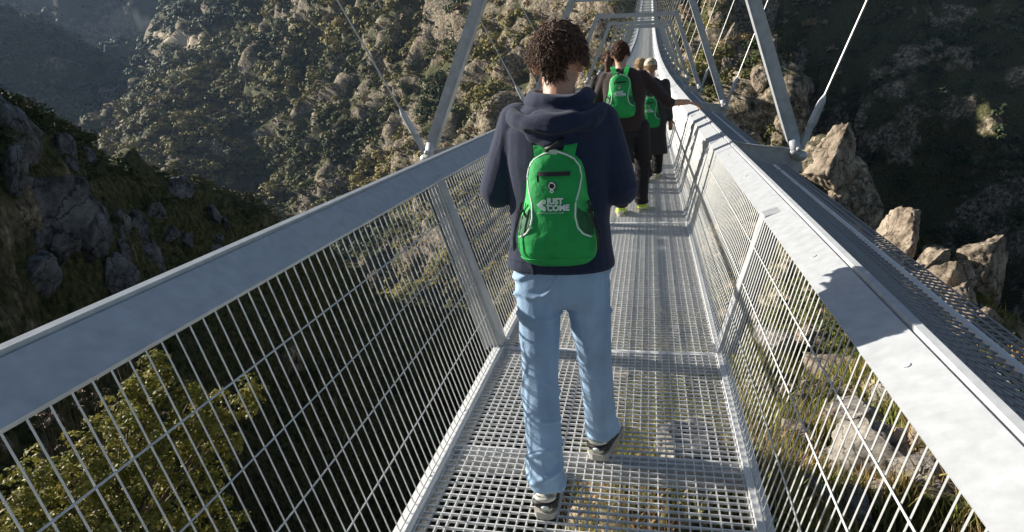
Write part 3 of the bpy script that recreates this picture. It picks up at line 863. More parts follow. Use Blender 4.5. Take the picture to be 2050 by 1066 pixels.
def rock_mesh(seed, flatn=0.35, cuts=11):
    bm = bmesh.new(); bmesh.ops.create_icosphere(bm, subdivisions=5, radius=1)
    rs = random.Random(seed); pl = []
    for i in range(cuts):
        v = Vector((rs.gauss(0, 1), rs.gauss(0, 1), rs.gauss(0, 1))).normalized(); pl.append((v, rs.uniform(0.42, 0.75)))
    for v in bm.verts:
        for n_, d in pl:
            e = v.co.dot(n_) - d
            if e > 0: v.co -= n_ * e * 0.97
        q = v.co * 2.2 + Vector((seed * 3.1, 0, 0))
        cr_ = 1 - abs(mn.noise(q * 1.7 + Vector((5, 5, 5)))) * 6
        v.co *= 1 + 0.10 * mn.noise(q) + 0.06 * mn.noise(q * 3) + 0.04 * mn.noise(q * 7) + 0.02 * mn.noise(q * 15) - 0.07 * max(0, cr_)
    me = bpy.data.meshes.new('boulder'); bm.to_mesh(me); bm.free()
    me.polygons.foreach_set('use_smooth', [True] * len(me.polygons)); return me


RM = [rock_mesh(i) for i in range(7)]


def boulder(px, py, rlo, size, label, group, mt, k, rot=None, name='boulder', sink=0.42, rhi=2000):
    p = hit(px, py, rlo, rhi); me = RM[k % 7].copy(); me.materials.clear(); me.materials.append(mt)
    o = bpy.data.objects.new(name, me); COL.objects.link(o); o.scale = size
    o.location = (p.x, p.y, p.z + size[2] * (0.5 - sink) * 0.6); o.rotation_euler = rot or (random.uniform(-.3, .3), random.uniform(-.3, .3), random.uniform(0, 6.28))
    tag(o, label, 'rock', group); return o


# evergreen shrub with glossy leaves below the left handrail, on the near bank
def big_shrub():
    base = at(60, 1500, 8.4); gz = ground_z(base[0], base[1]); base[2] = min(base[2], gz)
    root = empty('evergreen_shrub', tuple(base)); tag(root, 'sunlit glossy-leaved evergreen shrub seen through the left mesh at the bottom-left', 'shrub')
    cl = [(312, 735, 8.5, .22), (300, 790, 8.4, .33), (345, 850, 8.2, .48), (240, 890, 8.0, .50), (455, 815, 8.6, .36), (500, 800, 8.8, .20), (130, 985, 7.8, .50), (300, 985, 8.0, .62), (420, 900, 8.3, .42),
          (30, 1050, 7.6, .48), (200, 1090, 7.8, .72), (400, 1060, 8.2, .5), (60, 1180, 7.6, .8), (300, 1180, 8, .7), (260, 830, 8.3, .3), (380, 800, 8.5, .26)]
    C_ = np.array([at(a, b, d) for a, b, d, r in cl]); Rr = np.array([r for *_, r in cl])
    # every crown lobe is itself made of small leafy sprays
    cc = []; r2 = []
    for c, r in zip(C_, Rr):
        k = int(26 * (r / 0.4) ** 2) + 8; d = rng.normal(size=(k, 3)); d /= np.linalg.norm(d, axis=1, keepdims=True)
        cc.append(c + d * r * rng.uniform(0.35, 1.0, (k, 1))); r2.append(rng.uniform(0.07, 0.15, k))
    cc = np.concatenate(cc); r2 = np.concatenate(r2); t = rng.random((len(cc), 1)); tt = np.array((0.13, 0.14, 0.022)) * (1 - t) + np.array((0.30, 0.26, 0.06)) * t
    V, Fq, T = leaf_cloud(cc, r2, 46, 0.048, tt, up=0.5, squash=1.0, wide=0.6)
    o = link('crown', mesh_np('crown', V, Fq, T), LEAF_G, root, False)
    b = MB(); b0 = Vector(base) + Vector((0, 0, -0.3)); mid = Vector(C_[10]) + Vector((0, 0, -0.4)); b.tube([b0, b0.lerp(mid, .5) + Vector((.1, .05, 0)), mid], [0.09, 0.07, 0.05], 8)
    for c in C_: b.tube([mid, mid.lerp(Vector(c), .5) + Vector((0.03, 0, .06)), Vector(c)], [0.035, 0.022, 0.008], 6)
    b.build('trunk', BARK, root, True)
    # dry twiggy neighbour behind it
    c0 = at(150, 800, 9.6); r0 = empty('dry_shrub', (c0[0], c0[1], ground_z(c0[0], c0[1]))); tag(r0, 'dry pinkish-brown twiggy shrub behind the top of the evergreen shrub', 'shrub')
    b = MB(); rs = random.Random(4); g0 = Vector((c0[0], c0[1], ground_z(c0[0], c0[1]) - 0.2)); pts_ = []
    for i in range(46):
        tip = Vector(at(rs.uniform(70, 300), rs.uniform(690, 850), rs.uniform(9.2, 10.2))); m1 = g0.lerp(tip, .6) + Vector((rs.uniform(-.1, .1), rs.uniform(-.1, .1), 0)); b.tube([g0, m1, tip], [0.02, 0.009, 0.003], 4); pts_.append(tip)
        for j in range(3):
            e = m1.lerp(tip, rs.uniform(.3, .9)); q = e + Vector((rs.gauss(0, .15), rs.gauss(0, .1), rs.uniform(-.05, .15))); b.tube([e, q], [0.005, 0.002], 4); pts_.append(q)
    b.build('twigs', BARK, r0, False)
    pc = np.array([tuple(p) for p in pts_]); V, Fq, T = leaf_cloud(pc, np.full(len(pc), .06), 9, 0.04, np.tile((0.26, 0.19, 0.14), (len(pc), 1)), squash=1.0)
    link('leaves', mesh_np('leaves', V, Fq, T), LEAF, r0, False)


big_shrub()

# large slabs on the spur
boulder(1650, 350, 60, (4.4, 3.4, 5.6), 'tall flat-faced tan rock slab on the spur just right of the near outrigger bracket', None, ROCK_T, 0, (0.1, 0.12, 0.5), 'rock_slab')
boulder(1715, 400, 55, (2.4, 2.2, 4.2), 'narrow tan rock pillar right of the tall slab on the spur', None, ROCK_T, 1, (0, 0.1, 0.2), 'rock_slab')
boulder(1625, 210, 80, (2.2, 3.2, 7.0), 'leaning tan rock blade between the near portal post and the hanger rope', None, ROCK_T, 2, (0.1, -0.25, 0.2), 'rock_slab')
boulder(1880, 545, 35, (1.5, 1.7, 2.1), 'tan rock block on the spur crest beyond the outer mesh apron', None, ROCK_T, 3, (0, 0.1, 0.9), 'rock_slab')
boulder(1925, 600, 30, (1.2, 1.5, 1.2), 'smaller tan rock below the block on the spur crest', None, ROCK_T, 4, None, 'rock_slab')
for i, (px, py, a) in enumerate(sorted([(1590, 130, 3), (1480, 90, 4), (1530, 180, 3), (1420, 60, 4), (1450, 150, 3.4), (1690, 260, 2.2), (1760, 470, 1.5), (1800, 500, 1.2), (1640, 440, 1.8), (1570, 260, 2.4), (1500, 290, 2.2), (1380, 40, 4.2), (1400, 120, 3.6), (1440, 20, 4.5), (1500, 50, 4), (1535, 110, 3.2), (1460, 100, 3.6)])):
    boulder(px, py, 50, (a * 0.6, a * 0.6, a * random.uniform(.7, 1.2)), ORD[i] + ' of the sunlit tan crags in the scrub of the right-hand spur', 'sunlit crags on the spur', ROCK_T, i, None, 'crag')
crest = sorted([(1690, 300, 2.6), (1705, 330, 2.2), (1735, 365, 2.0), (1728, 420, 2.4), (1760, 470, 1.8), (1800, 500, 1.9), (1835, 545, 1.6), (1870, 590, 1.5), (1905, 630, 1.3), (1940, 680, 1.2), (1975, 715, 1.0), (1700, 470, 1.6), (1650, 400, 2.0), (1775, 545, 1.2), (1840, 620, 1.0), (2010, 760, .8)])
for i, (px, py, a) in enumerate(crest):
    boulder(px, py, 24, (a * random.uniform(.6, 1.0), a * random.uniform(.6, .9), a * random.uniform(.7, 1.05)), ORD[i] + ' of the ledges along the lit edge of the spur', 'ledges along the spur edge', ROCK_T, i + 3, (random.uniform(-.5, .5), random.uniform(-.4, .4), random.uniform(0, 6)), 'rock_ledge', sink=0.55, rhi=130)
# boulders under and beside the bridge
boulder(1640, 760, 12, (1.6, 1.5, 1.2), 'pale rounded boulder below the right mesh, beside the dark hollow', None, ROCK_T, 5)
boulder(1800, 930, 9, (1.5, 1.3, 0.8), 'broad pinkish-grey boulder in grass seen through the right mesh', None, ROCK_G, 6)
boulder(1840, 800, 12, (1.5, 1.2, 0.6), 'low flat boulder just below the right handrail', None, ROCK_G, 0)
boulder(1370, 960, 8, (0.75, 0.9, 0.5), 'pinkish boulder under the deck grating right of the front walker', None, ROCK_G, 1)
boulder(1700, 1030, 8, (0.6, 0.5, 0.35), 'small pale boulder in grass at the bottom of the right mesh', None, ROCK_G, 2)
boulder(1960, 860, 10, (0.9, 0.8, 0.5), 'boulder half hidden under the near end of the right handrail', None, ROCK_G, 3)
for i, (px, py, a) in enumerate(sorted([(1590, 880, .5), (1560, 700, 1.1), (1620, 690, .9), (1680, 870, .55), (1730, 850, .7), (1770, 1010, .35), (1880, 950, .5), (1600, 1000, .4), (1480, 1040, .3), (1530, 640, 1.3), (1280, 620, 1.6), (1350, 690, 1.2), (1300, 760, 1.0), (1420, 860, .6), (1900, 900, .45), (1650, 940, .45)])):
    boulder(px, py, 7, (a * random.uniform(.9, 1.4), a, a * random.uniform(.5, .9)), ORD[i] + ' of the sunlit boulders in the grass below the deck', 'sunlit boulders in the grass below', ROCK_T if i % 2 else ROCK_G, i, sink=0.3)
for i in range(60):
    boulder(random.uniform(1500, 1730), random.uniform(770, 815), 12, (random.uniform(.12, .34),) * 3, 'pale stone in the loose rubble heap below the right mesh', 'stones of the rubble heap', ROCK_T, i, None, 'stone')
# rocks in the shade of the near left hill
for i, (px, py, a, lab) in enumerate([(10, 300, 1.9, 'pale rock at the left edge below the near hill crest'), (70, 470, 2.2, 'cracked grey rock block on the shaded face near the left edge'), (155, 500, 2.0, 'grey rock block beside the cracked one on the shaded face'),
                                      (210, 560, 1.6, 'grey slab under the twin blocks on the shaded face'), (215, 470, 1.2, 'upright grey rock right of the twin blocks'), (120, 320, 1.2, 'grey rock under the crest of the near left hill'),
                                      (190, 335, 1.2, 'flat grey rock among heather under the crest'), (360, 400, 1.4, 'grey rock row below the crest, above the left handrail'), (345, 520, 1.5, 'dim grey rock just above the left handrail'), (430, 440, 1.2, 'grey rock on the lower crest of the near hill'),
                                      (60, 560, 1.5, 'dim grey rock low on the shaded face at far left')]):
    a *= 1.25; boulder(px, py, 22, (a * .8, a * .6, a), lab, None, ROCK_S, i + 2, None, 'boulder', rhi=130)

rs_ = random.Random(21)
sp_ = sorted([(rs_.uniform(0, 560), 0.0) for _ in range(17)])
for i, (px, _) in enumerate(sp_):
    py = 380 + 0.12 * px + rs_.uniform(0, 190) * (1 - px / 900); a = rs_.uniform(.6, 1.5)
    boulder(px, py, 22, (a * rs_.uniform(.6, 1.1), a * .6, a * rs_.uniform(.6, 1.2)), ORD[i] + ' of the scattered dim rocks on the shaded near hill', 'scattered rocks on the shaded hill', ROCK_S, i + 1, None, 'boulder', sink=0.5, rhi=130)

# ------------------------------------------------------------------ people
SKIN = mat('skin', (0.50, 0.27, 0.18), 0.5, var=0.08, vscale=18)
SKIN.node_tree.nodes['Principled BSDF'].inputs['Subsurface Weight'].default_value = 0.12
SKIN.node_tree.nodes['Principled BSDF'].inputs['Subsurface Radius'].default_value = (0.02, 0.008, 0.004)
NAVY = mat('navy_fleece', (0.008, 0.016, 0.048), 0.9, var=0.18, vscale=60, bump=0.35, bscale=420, sheen=0.12)
BROWN = mat('dark_brown_knit', (0.030, 0.016, 0.015), 0.9, var=0.2, vscale=50, bump=0.3, bscale=300, sheen=0.15)
GREYC = mat('charcoal_cardigan', (0.035, 0.034, 0.032), 0.9, var=0.2, vscale=40, bump=0.3, bscale=300, sheen=0.15)
BLACKC = mat('black_trousers', (0.010, 0.009, 0.011), 0.85, var=0.2, vscale=40)
DENIM = mat('light_denim', (0.30, 0.445, 0.63), 0.85, var=0.16, vscale=14, bump=0.35, bscale=500, stretch=(1, 1, 0.35))
GREEN = mat('green_nylon', (0.020, 0.31, 0.075), 0.72, spec=0.25, var=0.12, vscale=14, bump=0.5, bscale=34)
GREEN2 = mat('bright_green_nylon', (0.035, 0.44, 0.10), 0.65, spec=0.3, var=0.12, vscale=20, bump=0.5, bscale=45)
BLACK = mat('black_webbing', (0.012, 0.012, 0.013), 0.6)
WHITE = mat('white_print', (0.72, 0.76, 0.74), 0.6)
PALE = mat('pale_grey_print', (0.50, 0.62, 0.56), 0.6)
SHOE_W = mat('off_white_leather', (0.55, 0.53, 0.46), 0.5, var=0.15, vscale=30)
SHOE_B = mat('black_suede', (0.02, 0.02, 0.024), 0.6)
RUBBER = mat('grey_rubber', (0.42, 0.40, 0.36), 0.8)
NEON = mat('neon_yellow_green', (0.55, 0.72, 0.08), 0.5)
BEIGE = mat('beige_cotton', (0.52, 0.46, 0.34), 0.85, var=0.1, vscale=40)


def hair_mat(name, a, b):
    m = mat(name, a, 0.55, var=0.0, spec=0.35)
    nt = m.node_tree; oi = nt.nodes.new('ShaderNodeTexNoise'); oi.inputs['Scale'].default_value = 90
    tc = nt.nodes.new('ShaderNodeTexCoord'); nt.links.new(tc.outputs['Object'], oi.inputs['Vector'])
    cr = nt.nodes.new('ShaderNodeValToRGB'); cr.color_ramp.elements[0].position = .35; cr.color_ramp.elements[1].position = .65
    cr.color_ramp.elements[0].color = (*a, 1); cr.color_ramp.elements[1].color = (*b, 1)
    nt.links.new(oi.outputs[0], cr.inputs[0]); nt.links.new(cr.outputs[0], nt.nodes['Principled BSDF'].inputs['Base Color']); return m


HAIR_D = hair_mat('dark_brown_hair', (0.045, 0.026, 0.018), (0.20, 0.118, 0.080))
HAIR_B = hair_mat('chestnut_hair', (0.045, 0.018, 0.010), (0.11, 0.05, 0.028))
HAIR_Y = hair_mat('blond_hair', (0.36, 0.25, 0.13), (0.58, 0.44, 0.26))


def wrinkle(amp, freq, zs, centres=None, seed=0, width=0.12):
    """cloth folds: irregular slanting ridges, strongest near the given heights, nearly smooth between"""
    def f(co, no):
        q = co.copy(); q[:, 2] = (q[:, 2] + 0.35 * (q[:, 0] * np.sin(q[:, 2] * 9 + seed) + q[:, 1] * 0.4)) * zs
        q = q * freq + 0.5 * vnoise(co * freq * 0.6, seed + 5)[:, None]
        n = vnoise(q, seed); rg = np.clip(1 - np.abs(n) * 6.0, -0.1, 1)
        m_ = np.clip(vnoise(co * freq * 0.55 + 9, seed + 2) * 2.2 + 0.5, 0, 1)
        w_ = np.full(len(co), 0.16)
        if centres is not None:
            for cz, k in centres: w_ = np.maximum(w_, k * np.exp(-((co[:, 2] - cz) / width) ** 2))
        return amp * rg * w_ * m_ + amp * 0.55 * vnoise(co * freq * 0.45, seed + 9)
    return f


def hand(mb, wrist, dirn, palm_n, side, curl=0.5, s=1.0):
    """palm, four unequal bent fingers and a thumb leaving the side of the palm"""
    d = Vector(dirn).normalized(); n = Vector(palm_n); n = (n - d * n.dot(d)).normalized(); t = d.cross(n) * side
    w0 = Vector(wrist)
    for u in (-0.026, -0.009, 0.009, 0.026):
        mb.limb([w0 + t * u * 0.6 * s, w0 + d * 0.085 * s + t * u * s], [0.015 * s, 0.0135 * s])
    for u, L in ((-0.030, 0.058), (-0.010, 0.074), (0.010, 0.078), (0.030, 0.068)):
        p0 = w0 + d * 0.088 * s + t * u * s; a = curl
        p1 = p0 + (d * math.cos(a * .6) + n * math.sin(a * .6)) * L * 0.45 * s
        p2 = p1 + (d * math.cos(a * 1.3) + n * math.sin(a * 1.3)) * L * 0.32 * s
        p3 = p2 + (d * math.cos(a * 1.9) + n * math.sin(a * 1.9)) * L * 0.25 * s
        mb.limb([p0, p1, p2, p3], [0.0092 * s, 0.0082 * s, 0.0075 * s, 0.0065 * s])
    q0 = w0 + d * 0.022 * s + t * 0.030 * s
    q1 = q0 + (d * 0.6 + t * 0.8).normalized() * 0.036 * s; q2 = q1 + (d * 0.85 + t * 0.35 + n * 0.45).normalized() * 0.030 * s
    mb.limb([q0, q1, q2], [0.013 * s, 0.0105 * s, 0.0085 * s])


def head_mesh(mb, c, yaw=0.0, tilt=0.25, s=1.0):
    """skull, jaw, nose, lips, ears; faces +y, bowed by tilt"""
    Mx = Matrix.Translation(Vector(c)) @ Matrix.Rotation(yaw, 4, 'Z') @ Matrix.Rotation(-tilt, 4, 'X')
    sub = MB()
    sub.sphere((0, -0.005, 0.025), (0.074 * s, 0.094 * s, 0.092 * s), 24, 16)
    sub.loft([(0, 0.045 * s, -0.095 * s, 0.020 * s, 0.018 * s), (0, 0.040 * s, -0.085 * s, 0.038 * s, 0.036 * s), (0, 0.028 * s, -0.06 * s, 0.052 * s, 0.052 * s), (0, 0.015 * s, -0.02 * s, 0.064 * s, 0.070 * s), (0, 0.005, 0.03 * s, 0.068 * s, 0.082 * s)], ex=2.1)
    sub.limb([(0, 0.088 * s, 0.012 * s), (0, 0.106 * s, -0.016 * s)], [0.008 * s, 0.013 * s])
    sub.limb([(-0.018 * s, 0.082 * s, -0.048 * s), (0.018 * s, 0.082 * s, -0.048 * s)], [0.008 * s, 0.008 * s])
    sub.limb([(-0.045 * s, 0.070 * s, 0.028 * s), (0.045 * s, 0.070 * s, 0.028 * s)], [0.010 * s, 0.010 * s])
    for q in (-1, 1):
        sub.limb([(q * 0.073 * s, -0.004, 0.012 * s), (q * 0.078 * s, -0.010 * s, -0.005 * s), (q * 0.074 * s, -0.002, -0.028 * s)], [0.014 * s, 0.012 * s, 0.008 * s])
    mb.add([Mx @ Vector(v) for v in sub.v], sub.f)
    return Mx


def eyes(Mx, parent, s=1.0):
    for q in (-1, 1):
        b = MB(); b.sphere((q * 0.030 * s, 0.074 * s, 0.008 * s), 0.0125 * s, 12, 8)
        b.v = [tuple(Mx @ Vector(v)) for v in b.v]; b.build('eye', WHITE, parent, True)


def curls(name, Mx, sp, m, parent, n=1500, length=0.035, curl=0.010, thick=0.0022, region=None, s=1.0, core=1.0, wav=4.2):
    """short curly hair: many bent tufts over a close cap"""
    rs = random.Random(sp); b = MB()
    for i in range(n):
        while True:
            d = Vector((rs.gauss(0, 1), rs.gauss(0, 1), rs.gauss(0, 1))).normalized()
            if region(d): break
        base = Vector((d.x * 0.078 * s, d.y * 0.098 * s - 0.006, d.z * 0.098 * s + 0.026 * s))
        tg = d.cross(Vector((rs.gauss(0, 1), rs.gauss(0, 1), rs.gauss(0, 1)))).normalized(); bt = d.cross(tg)
        L = length * (rs.uniform(0.5, 1.2) if i % 12 else rs.uniform(1.1, 1.7)) * s; c_ = curl * rs.uniform(.6, 1.4) * s; ph = rs.uniform(0, 6.28); pts = []
        for k in range(7):
            u = k / 6; a = ph + u * wav
            pts.append(base + d * L * 0.55 * u + (tg * math.cos(a) + bt * math.sin(a)) * c_ * (0.4 + u) + Vector((0, -0.004, -0.018)) * u * u + tg * L * 0.55 * u)
        th = thick * rs.uniform(.7, 1.5) * s
        b.tube(pts, [th, th * 1.3, th * 1.4, th * 1.3, th * 1.1, th * .8, th * .3], 4)
    cb = MB()
    cb.sphere((0, -0.008 * s, 0.028 * s), (0.082 * s * core, 0.100 * s * core, 0.100 * s * core), 24, 16)
    keep = []
    for f in cb.f:
        c_ = Vector((0, 0, 0))
        for k in f: c_ += Vector(cb.v[k])
        c_ /= len(f); dd = Vector((c_.x / 0.08, (c_.y + .008) / 0.1, (c_.z - 0.028) / 0.1)).normalized()
        if region(dd): keep.append(f)
    n0 = len(b.v); b.v.extend(cb.v); b.f.extend([tuple(i + n0 for i in f) for f in keep])
    b.v = [tuple(Mx @ Vector(v)) for v in b.v]
    me = b.mesh(name); return link(name, me, m, parent, True)


def hair_region(d):
    # whole skull minus the face and below the nape line
    if d.y > 0.35 and d.z < 0.35: return False
    if d.z < -0.86 + 0.6 * max(0, d.y + 0.3): return False
    if d.z < -0.18 and abs(d.x) > 0.74 + 0.75 * (d.z + 0.18): return False
    return True


def shoe(parent, heel, yaw, pitch=0.0, style='sneaker', s=1.0):
    """heel = point under the back of the heel; toe towards +y turned by yaw"""
    Mx = Matrix.Translation(Vector(heel)) @ Matrix.Rotation(yaw, 4, 'Z') @ Matrix.Rotation(pitch, 4, 'X')

    def put(b, name, m, par, smooth=True, lvl=0):
        b.v = [tuple(Mx @ Vector(v)) for v in b.v]; return b.build(name, m, par, smooth)
    prof = [(0.0, 0.026, 0.058), (0.012, 0.036, 0.082), (0.05, 0.040, 0.088), (0.09, 0.041, 0.082), (0.13, 0.044, 0.066), (0.18, 0.050, 0.052), (0.23, 0.048, 0.043), (0.262, 0.036, 0.036), (0.278, 0.016, 0.028)]
    b = MB(); n = 20; V = []; Fs = []
    for (y, wd, h) in prof:
        for k in range(n):
            t = 2 * math.pi * k / n; x = wd * s * math.cos(t); z = (0.024 + (h - 0.024) * (0.5 + 0.5 * math.sin(t)) ** 0.8) * s
            V.append((x, y * s, z))
    for i in range(len(prof) - 1):
        for k in range(n): Fs.append((i * n + k, (i + 1) * n + k, (i + 1) * n + (k + 1) % n, i * n + (k + 1) % n))
    Fs.append(tuple(range(n))); Fs.append(tuple(range(len(prof) * n - 1, (len(prof) - 1) * n - 1, -1)))
    b.add(V, Fs)
    up = {'sneaker': SHOE_W, 'neon': SHOE_W, 'plain': BEIGE, 'boot': SHOE_B}[style]
    root = put(b, 'shoe', up, parent)
    b = MB(); out = []
    for (y, wd, h) in [(-0.008, 0.016, 0), (0.0, 0.031, 0), (0.02, 0.041, 0), (0.09, 0.043, 0), (0.13, 0.046, 0), (0.18, 0.053, 0), (0.23, 0.051, 0), (0.265, 0.038, 0), (0.284, 0.014, 0)]: out.append((y * s, wd * s))
    loop = [(x, y) for y, x in out] + [(-x, y) for y, x in reversed(out)]; m_ = len(loop)
    b.add([(x, y, 0.0) for x, y in loop] + [(x * 1.02, y, 0.026 * s) for x, y in loop], [tuple(range(m_)), tuple(range(2 * m_ - 1, m_ - 1, -1))] + [(i, (i + 1) % m_, (i + 1) % m_ + m_, i + m_) for i in range(m_)])
    put(b, 'sole', RUBBER if style != 'plain' else SHOE_W, root, False)
    if style in ('sneaker', 'neon'):
        mm = SHOE_B if style == 'sneaker' else NEON
        for q in (-1, 1):
            b = MB(); rows = []
            for y, x, z0, z1 in [(0.004, 0.024, 0.040, 0.056), (0.02, 0.038, 0.038, 0.070), (0.06, 0.042, 0.036, 0.066), (0.11, 0.044, 0.034, 0.056), (0.16, 0.049, 0.032, 0.044)]:
                rows.append([(q * (x + 0.003) * s, y * s, z0 * s), (q * (x + 0.001) * s, y * s, z1 * s), (q * (x - 0.004) * s, y * s, z1 * s), (q * (x - 0.004) * s, y * s, z0 * s)])
            V = [p for r in rows for p in r]; Fs = [(0, 1, 2, 3), (16, 19, 18, 17)]
            for i in range(4):
                for k in range(4): Fs.append((i * 4 + k, (i + 1) * 4 + k, (i + 1) * 4 + (k + 1) % 4, i * 4 + (k + 1) % 4))
            b.add(V, Fs); put(b, 'side_panel', mm, root, False)
        # counter round the heel with a pale oval
        b = MB(); pts = []
        for k in range(9):
            t = -1.35 + 2.7 * k / 8; pts.append((math.sin(t) * 0.037 * s, (0.030 - math.cos(t) * 0.034) * s, 0.057 * s))
        b.tube(pts, 0.0125 * s, 8); put(b, 'heel_counter', mm, root)
        b = MB(); b.sphere((0.002, -0.015 * s, 0.056 * s), (0.014 * s, 0.005 * s, 0.007 * s), 12, 6); put(b, 'heel_tab', WHITE, root)
        b = MB(); b.tube([(x * 0.96, y, z) for x, y, z in [(math.sin(-1.2 + 2.4 * k / 8) * 0.037 * s, (0.032 - math.cos(-1.2 + 2.4 * k / 8) * 0.037) * s, 0.078 * s) for k in range(9)]], 0.008 * s, 8)
        put(b, 'collar', SHOE_W if style == 'sneaker' else NEON, root)
    return root


# ---- backpack: written in its own space, x across, y towards the wearer, z up, origin at its base
def make_backpack(place, rz, sc, label):
    root = empty('backpack', place, rz); root.scale = (sc, sc, sc); tag(root, label, 'backpack', 'matching green backpacks')
    H = 0.345
    # z, half width of the whole body, depth
    sec = [(0.0, 0.070, 0.050), (0.006, 0.098, 0.072), (0.02, 0.112, 0.088), (0.05, 0.122, 0.100), (0.09, 0.123, 0.104), (0.13, 0.115, 0.100), (0.17, 0.103, 0.092), (0.21, 0.094, 0.084), (0.25, 0.089, 0.076), (0.285, 0.085, 0.066), (0.31, 0.077, 0.056), (0.33, 0.058, 0.045), (0.342, 0.034, 0.034), (H, 0.012, 0.026)]
    zs = [a[0] for a in sec]

    def hw(z): return float(np.interp(z, zs, [a[1] for a in sec]))

    def dp(z): return float(np.interp(z, zs, [a[2] for a in sec]))

    def yf(x, z, e=2.6):
        u = min(0.985, abs(x) / hw(z)); return -dp(z) * (1 - u ** e) ** (1 / e)

    def panel_half(z):   # the front panel: wide dome, waisted, flaring at the bottom
        return float(np.interp(z, [0.0, 0.004, 0.015, 0.04, 0.085, 0.098, 0.11, 0.13, 0.16, 0.20, 0.235, 0.27, 0.30, 0.32, 0.335, 0.343],
                               [0.068, 0.090, 0.106, 0.116, 0.1185, 0.104, 0.084, 0.070, 0.063, 0.064, 0.074, 0.080, 0.074, 0.060, 0.036, 0.006]))
    b = MB(); n = 40; V = []; Fs = []
    rows = np.concatenate([np.linspace(0, 0.02, 5), np.linspace(0.03, 0.31, 29), np.linspace(0.317, H, 8)])
    for z in rows:
        for k in range(n):
            t = 2 * math.pi * k / n; c, q = math.cos(t), math.sin(t); e = 2.6
            x = hw(z) * math.copysign(abs(c) ** (2 / e), c); y = -dp(z) * math.copysign(abs(q) ** (2 / e), q)
            if y > 0: y *= 0.10
            wob = 0.0045 * mn.noise(Vector((x * 22, y * 22, z * 16))) * (1 if abs(x) > 0.6 * hw(z) else .6)
            V.append((x * (1 + wob * 6), y + wob, z))
    for i in range(len(rows) - 1):
        for k in range(n): Fs.append((i * n + k, (i + 1) * n + k, (i + 1) * n + (k + 1) % n, i * n + (k + 1) % n))
    Fs.append(tuple(range(n))); Fs.append(tuple(range(len(rows) * n - 1, (len(rows) - 1) * n - 1, -1)))
    b.add(V, Fs); b.build('body', GREEN2, root, True, wloc=False)
    # front panel
    b = MB(); nx = 24; V = []; Fs = []; pr = np.linspace(0.002, 0.3425, 60)
    for z in pr:
        for k in range(nx + 1):
            x = panel_half(z) * (-1 + 2 * k / nx)
            fold = 0.0045 * mn.noise(Vector((x * 16 + 3, 1, z * 11))) + 0.0025 * abs(mn.noise(Vector((x * 40 + 3, 1, z * 24)))) + 0.0022 * math.exp(-((z - 0.07 - 0.25 * (x - 0.03)) / 0.012) ** 2) * (1 if x > -0.02 else .3)
            V.append((x, yf(x, z) - 0.005 - fold, z))
    for i in range(len(pr) - 1):
        for k in range(nx): Fs.append((i * (nx + 1) + k, i * (nx + 1) + k + 1, (i + 1) * (nx + 1) + k + 1, (i + 1) * (nx + 1) + k))
    b.add(V, Fs); o = b.build('front_panel', GREEN, root, True, wloc=False)
    for q in (-1,):
        zz = list(np.linspace(0.096, 0.343, 46)); pts = [(-panel_half(z), yf(panel_half(z), z) - 0.006, z) for z in zz] + [(panel_half(z), yf(panel_half(z), z) - 0.006, z) for z in reversed(zz)]
        b = MB(); b.tube(pts, 0.0028, 6); b.build('piping', WHITE, root, True, wloc=False)
    b = MB(); b.tube([(x, yf(x, 0.03) - 0.0085, 0.030 + 0.004 * math.cos(x * 20)) for x in np.linspace(-0.112, 0.112, 22)], 0.0014, 5); b.build('seam', GREEN2, root, True, wloc=False)
    # zip pocket
    def strip(x0, x1, z0, z1, off, name, m, par=root):
        b = MB(); n_ = 10; V = []
        for k in range(n_ + 1):
            x = x0 + (x1 - x0) * k / n_
            for z in (z0, z1): V.append((x, yf(x, z) - off, z))
            for z in (z1, z0): V.append((x, yf(x, z) - off + 0.003, z))
        Fs = [(0, 1, 2, 3), (n_ * 4 + 3, n_ * 4 + 2, n_ * 4 + 1, n_ * 4)]
        for k in range(n_):
            for j in range(4): Fs.append((k * 4 + j, k * 4 + (j + 1) % 4, k * 4 + 4 + (j + 1) % 4, k * 4 + 4 + j))
        b.add(V, Fs); return b.build(name, m, par, False, wloc=False)
    zp = strip(-0.046, 0.050, 0.278, 0.290, 0.0115, 'zip', BLACK)
    b = MB(); b.bar((-0.0425, yf(0.04, .27) - 0.016, 0.281), (-0.042, yf(0.04, .27) - 0.018, 0.262), 0.006, 0.003); b.build('zip_pull', BLACK, zp, False, wloc=False)
    # headphone port emblem: black shield, white ring, black eye
    def disc(cx, cz, rx, rz, off, m, name, hole=0.0, drop=0.0):
        b = MB(); n_ = 24; V = []; y = yf(cx, cz) - off
        for ring in (1.0, hole if hole else 0.02):
            for k in range(n_):
                t = 2 * math.pi * k / n_; dz = rz * math.sin(t); dz = dz * (1 + drop) if dz < 0 else dz; xx = rx * math.cos(t) * (1 - (0.45 if dz < 0 and drop else 0) * min(1, abs(dz) / (rz * (1 + drop))))
                V.append((cx + xx * ring, y, cz + dz * ring))
        for ring in (1.0, hole if hole else 0.02):
            for k in range(n_):
                p = V[(0 if ring == 1.0 else n_) + k]; V.append((p[0], p[1] + 0.003, p[2]))
        Fs = []
        for k in range(n_):
            k2 = (k + 1) % n_; Fs += [(k, k2, n_ + k2, n_ + k), (2 * n_ + k, 3 * n_ + k, 3 * n_ + k2, 2 * n_ + k2), (k, 2 * n_ + k, 2 * n_ + k2, k2)]
        b.add(V, Fs); return b.build(name, m, root, False, wloc=False)
    disc(-0.002, 0.250, 0.0135, 0.013, 0.010, BLACK, 'port_patch', drop=0.55)
    disc(-0.002, 0.251, 0.0105, 0.0105, 0.0125, WHITE, 'port_ring', hole=0.72)
    disc(-0.002, 0.2365, 0.0052, 0.0052, 0.0125, WHITE, 'port_ring', hole=0.40)
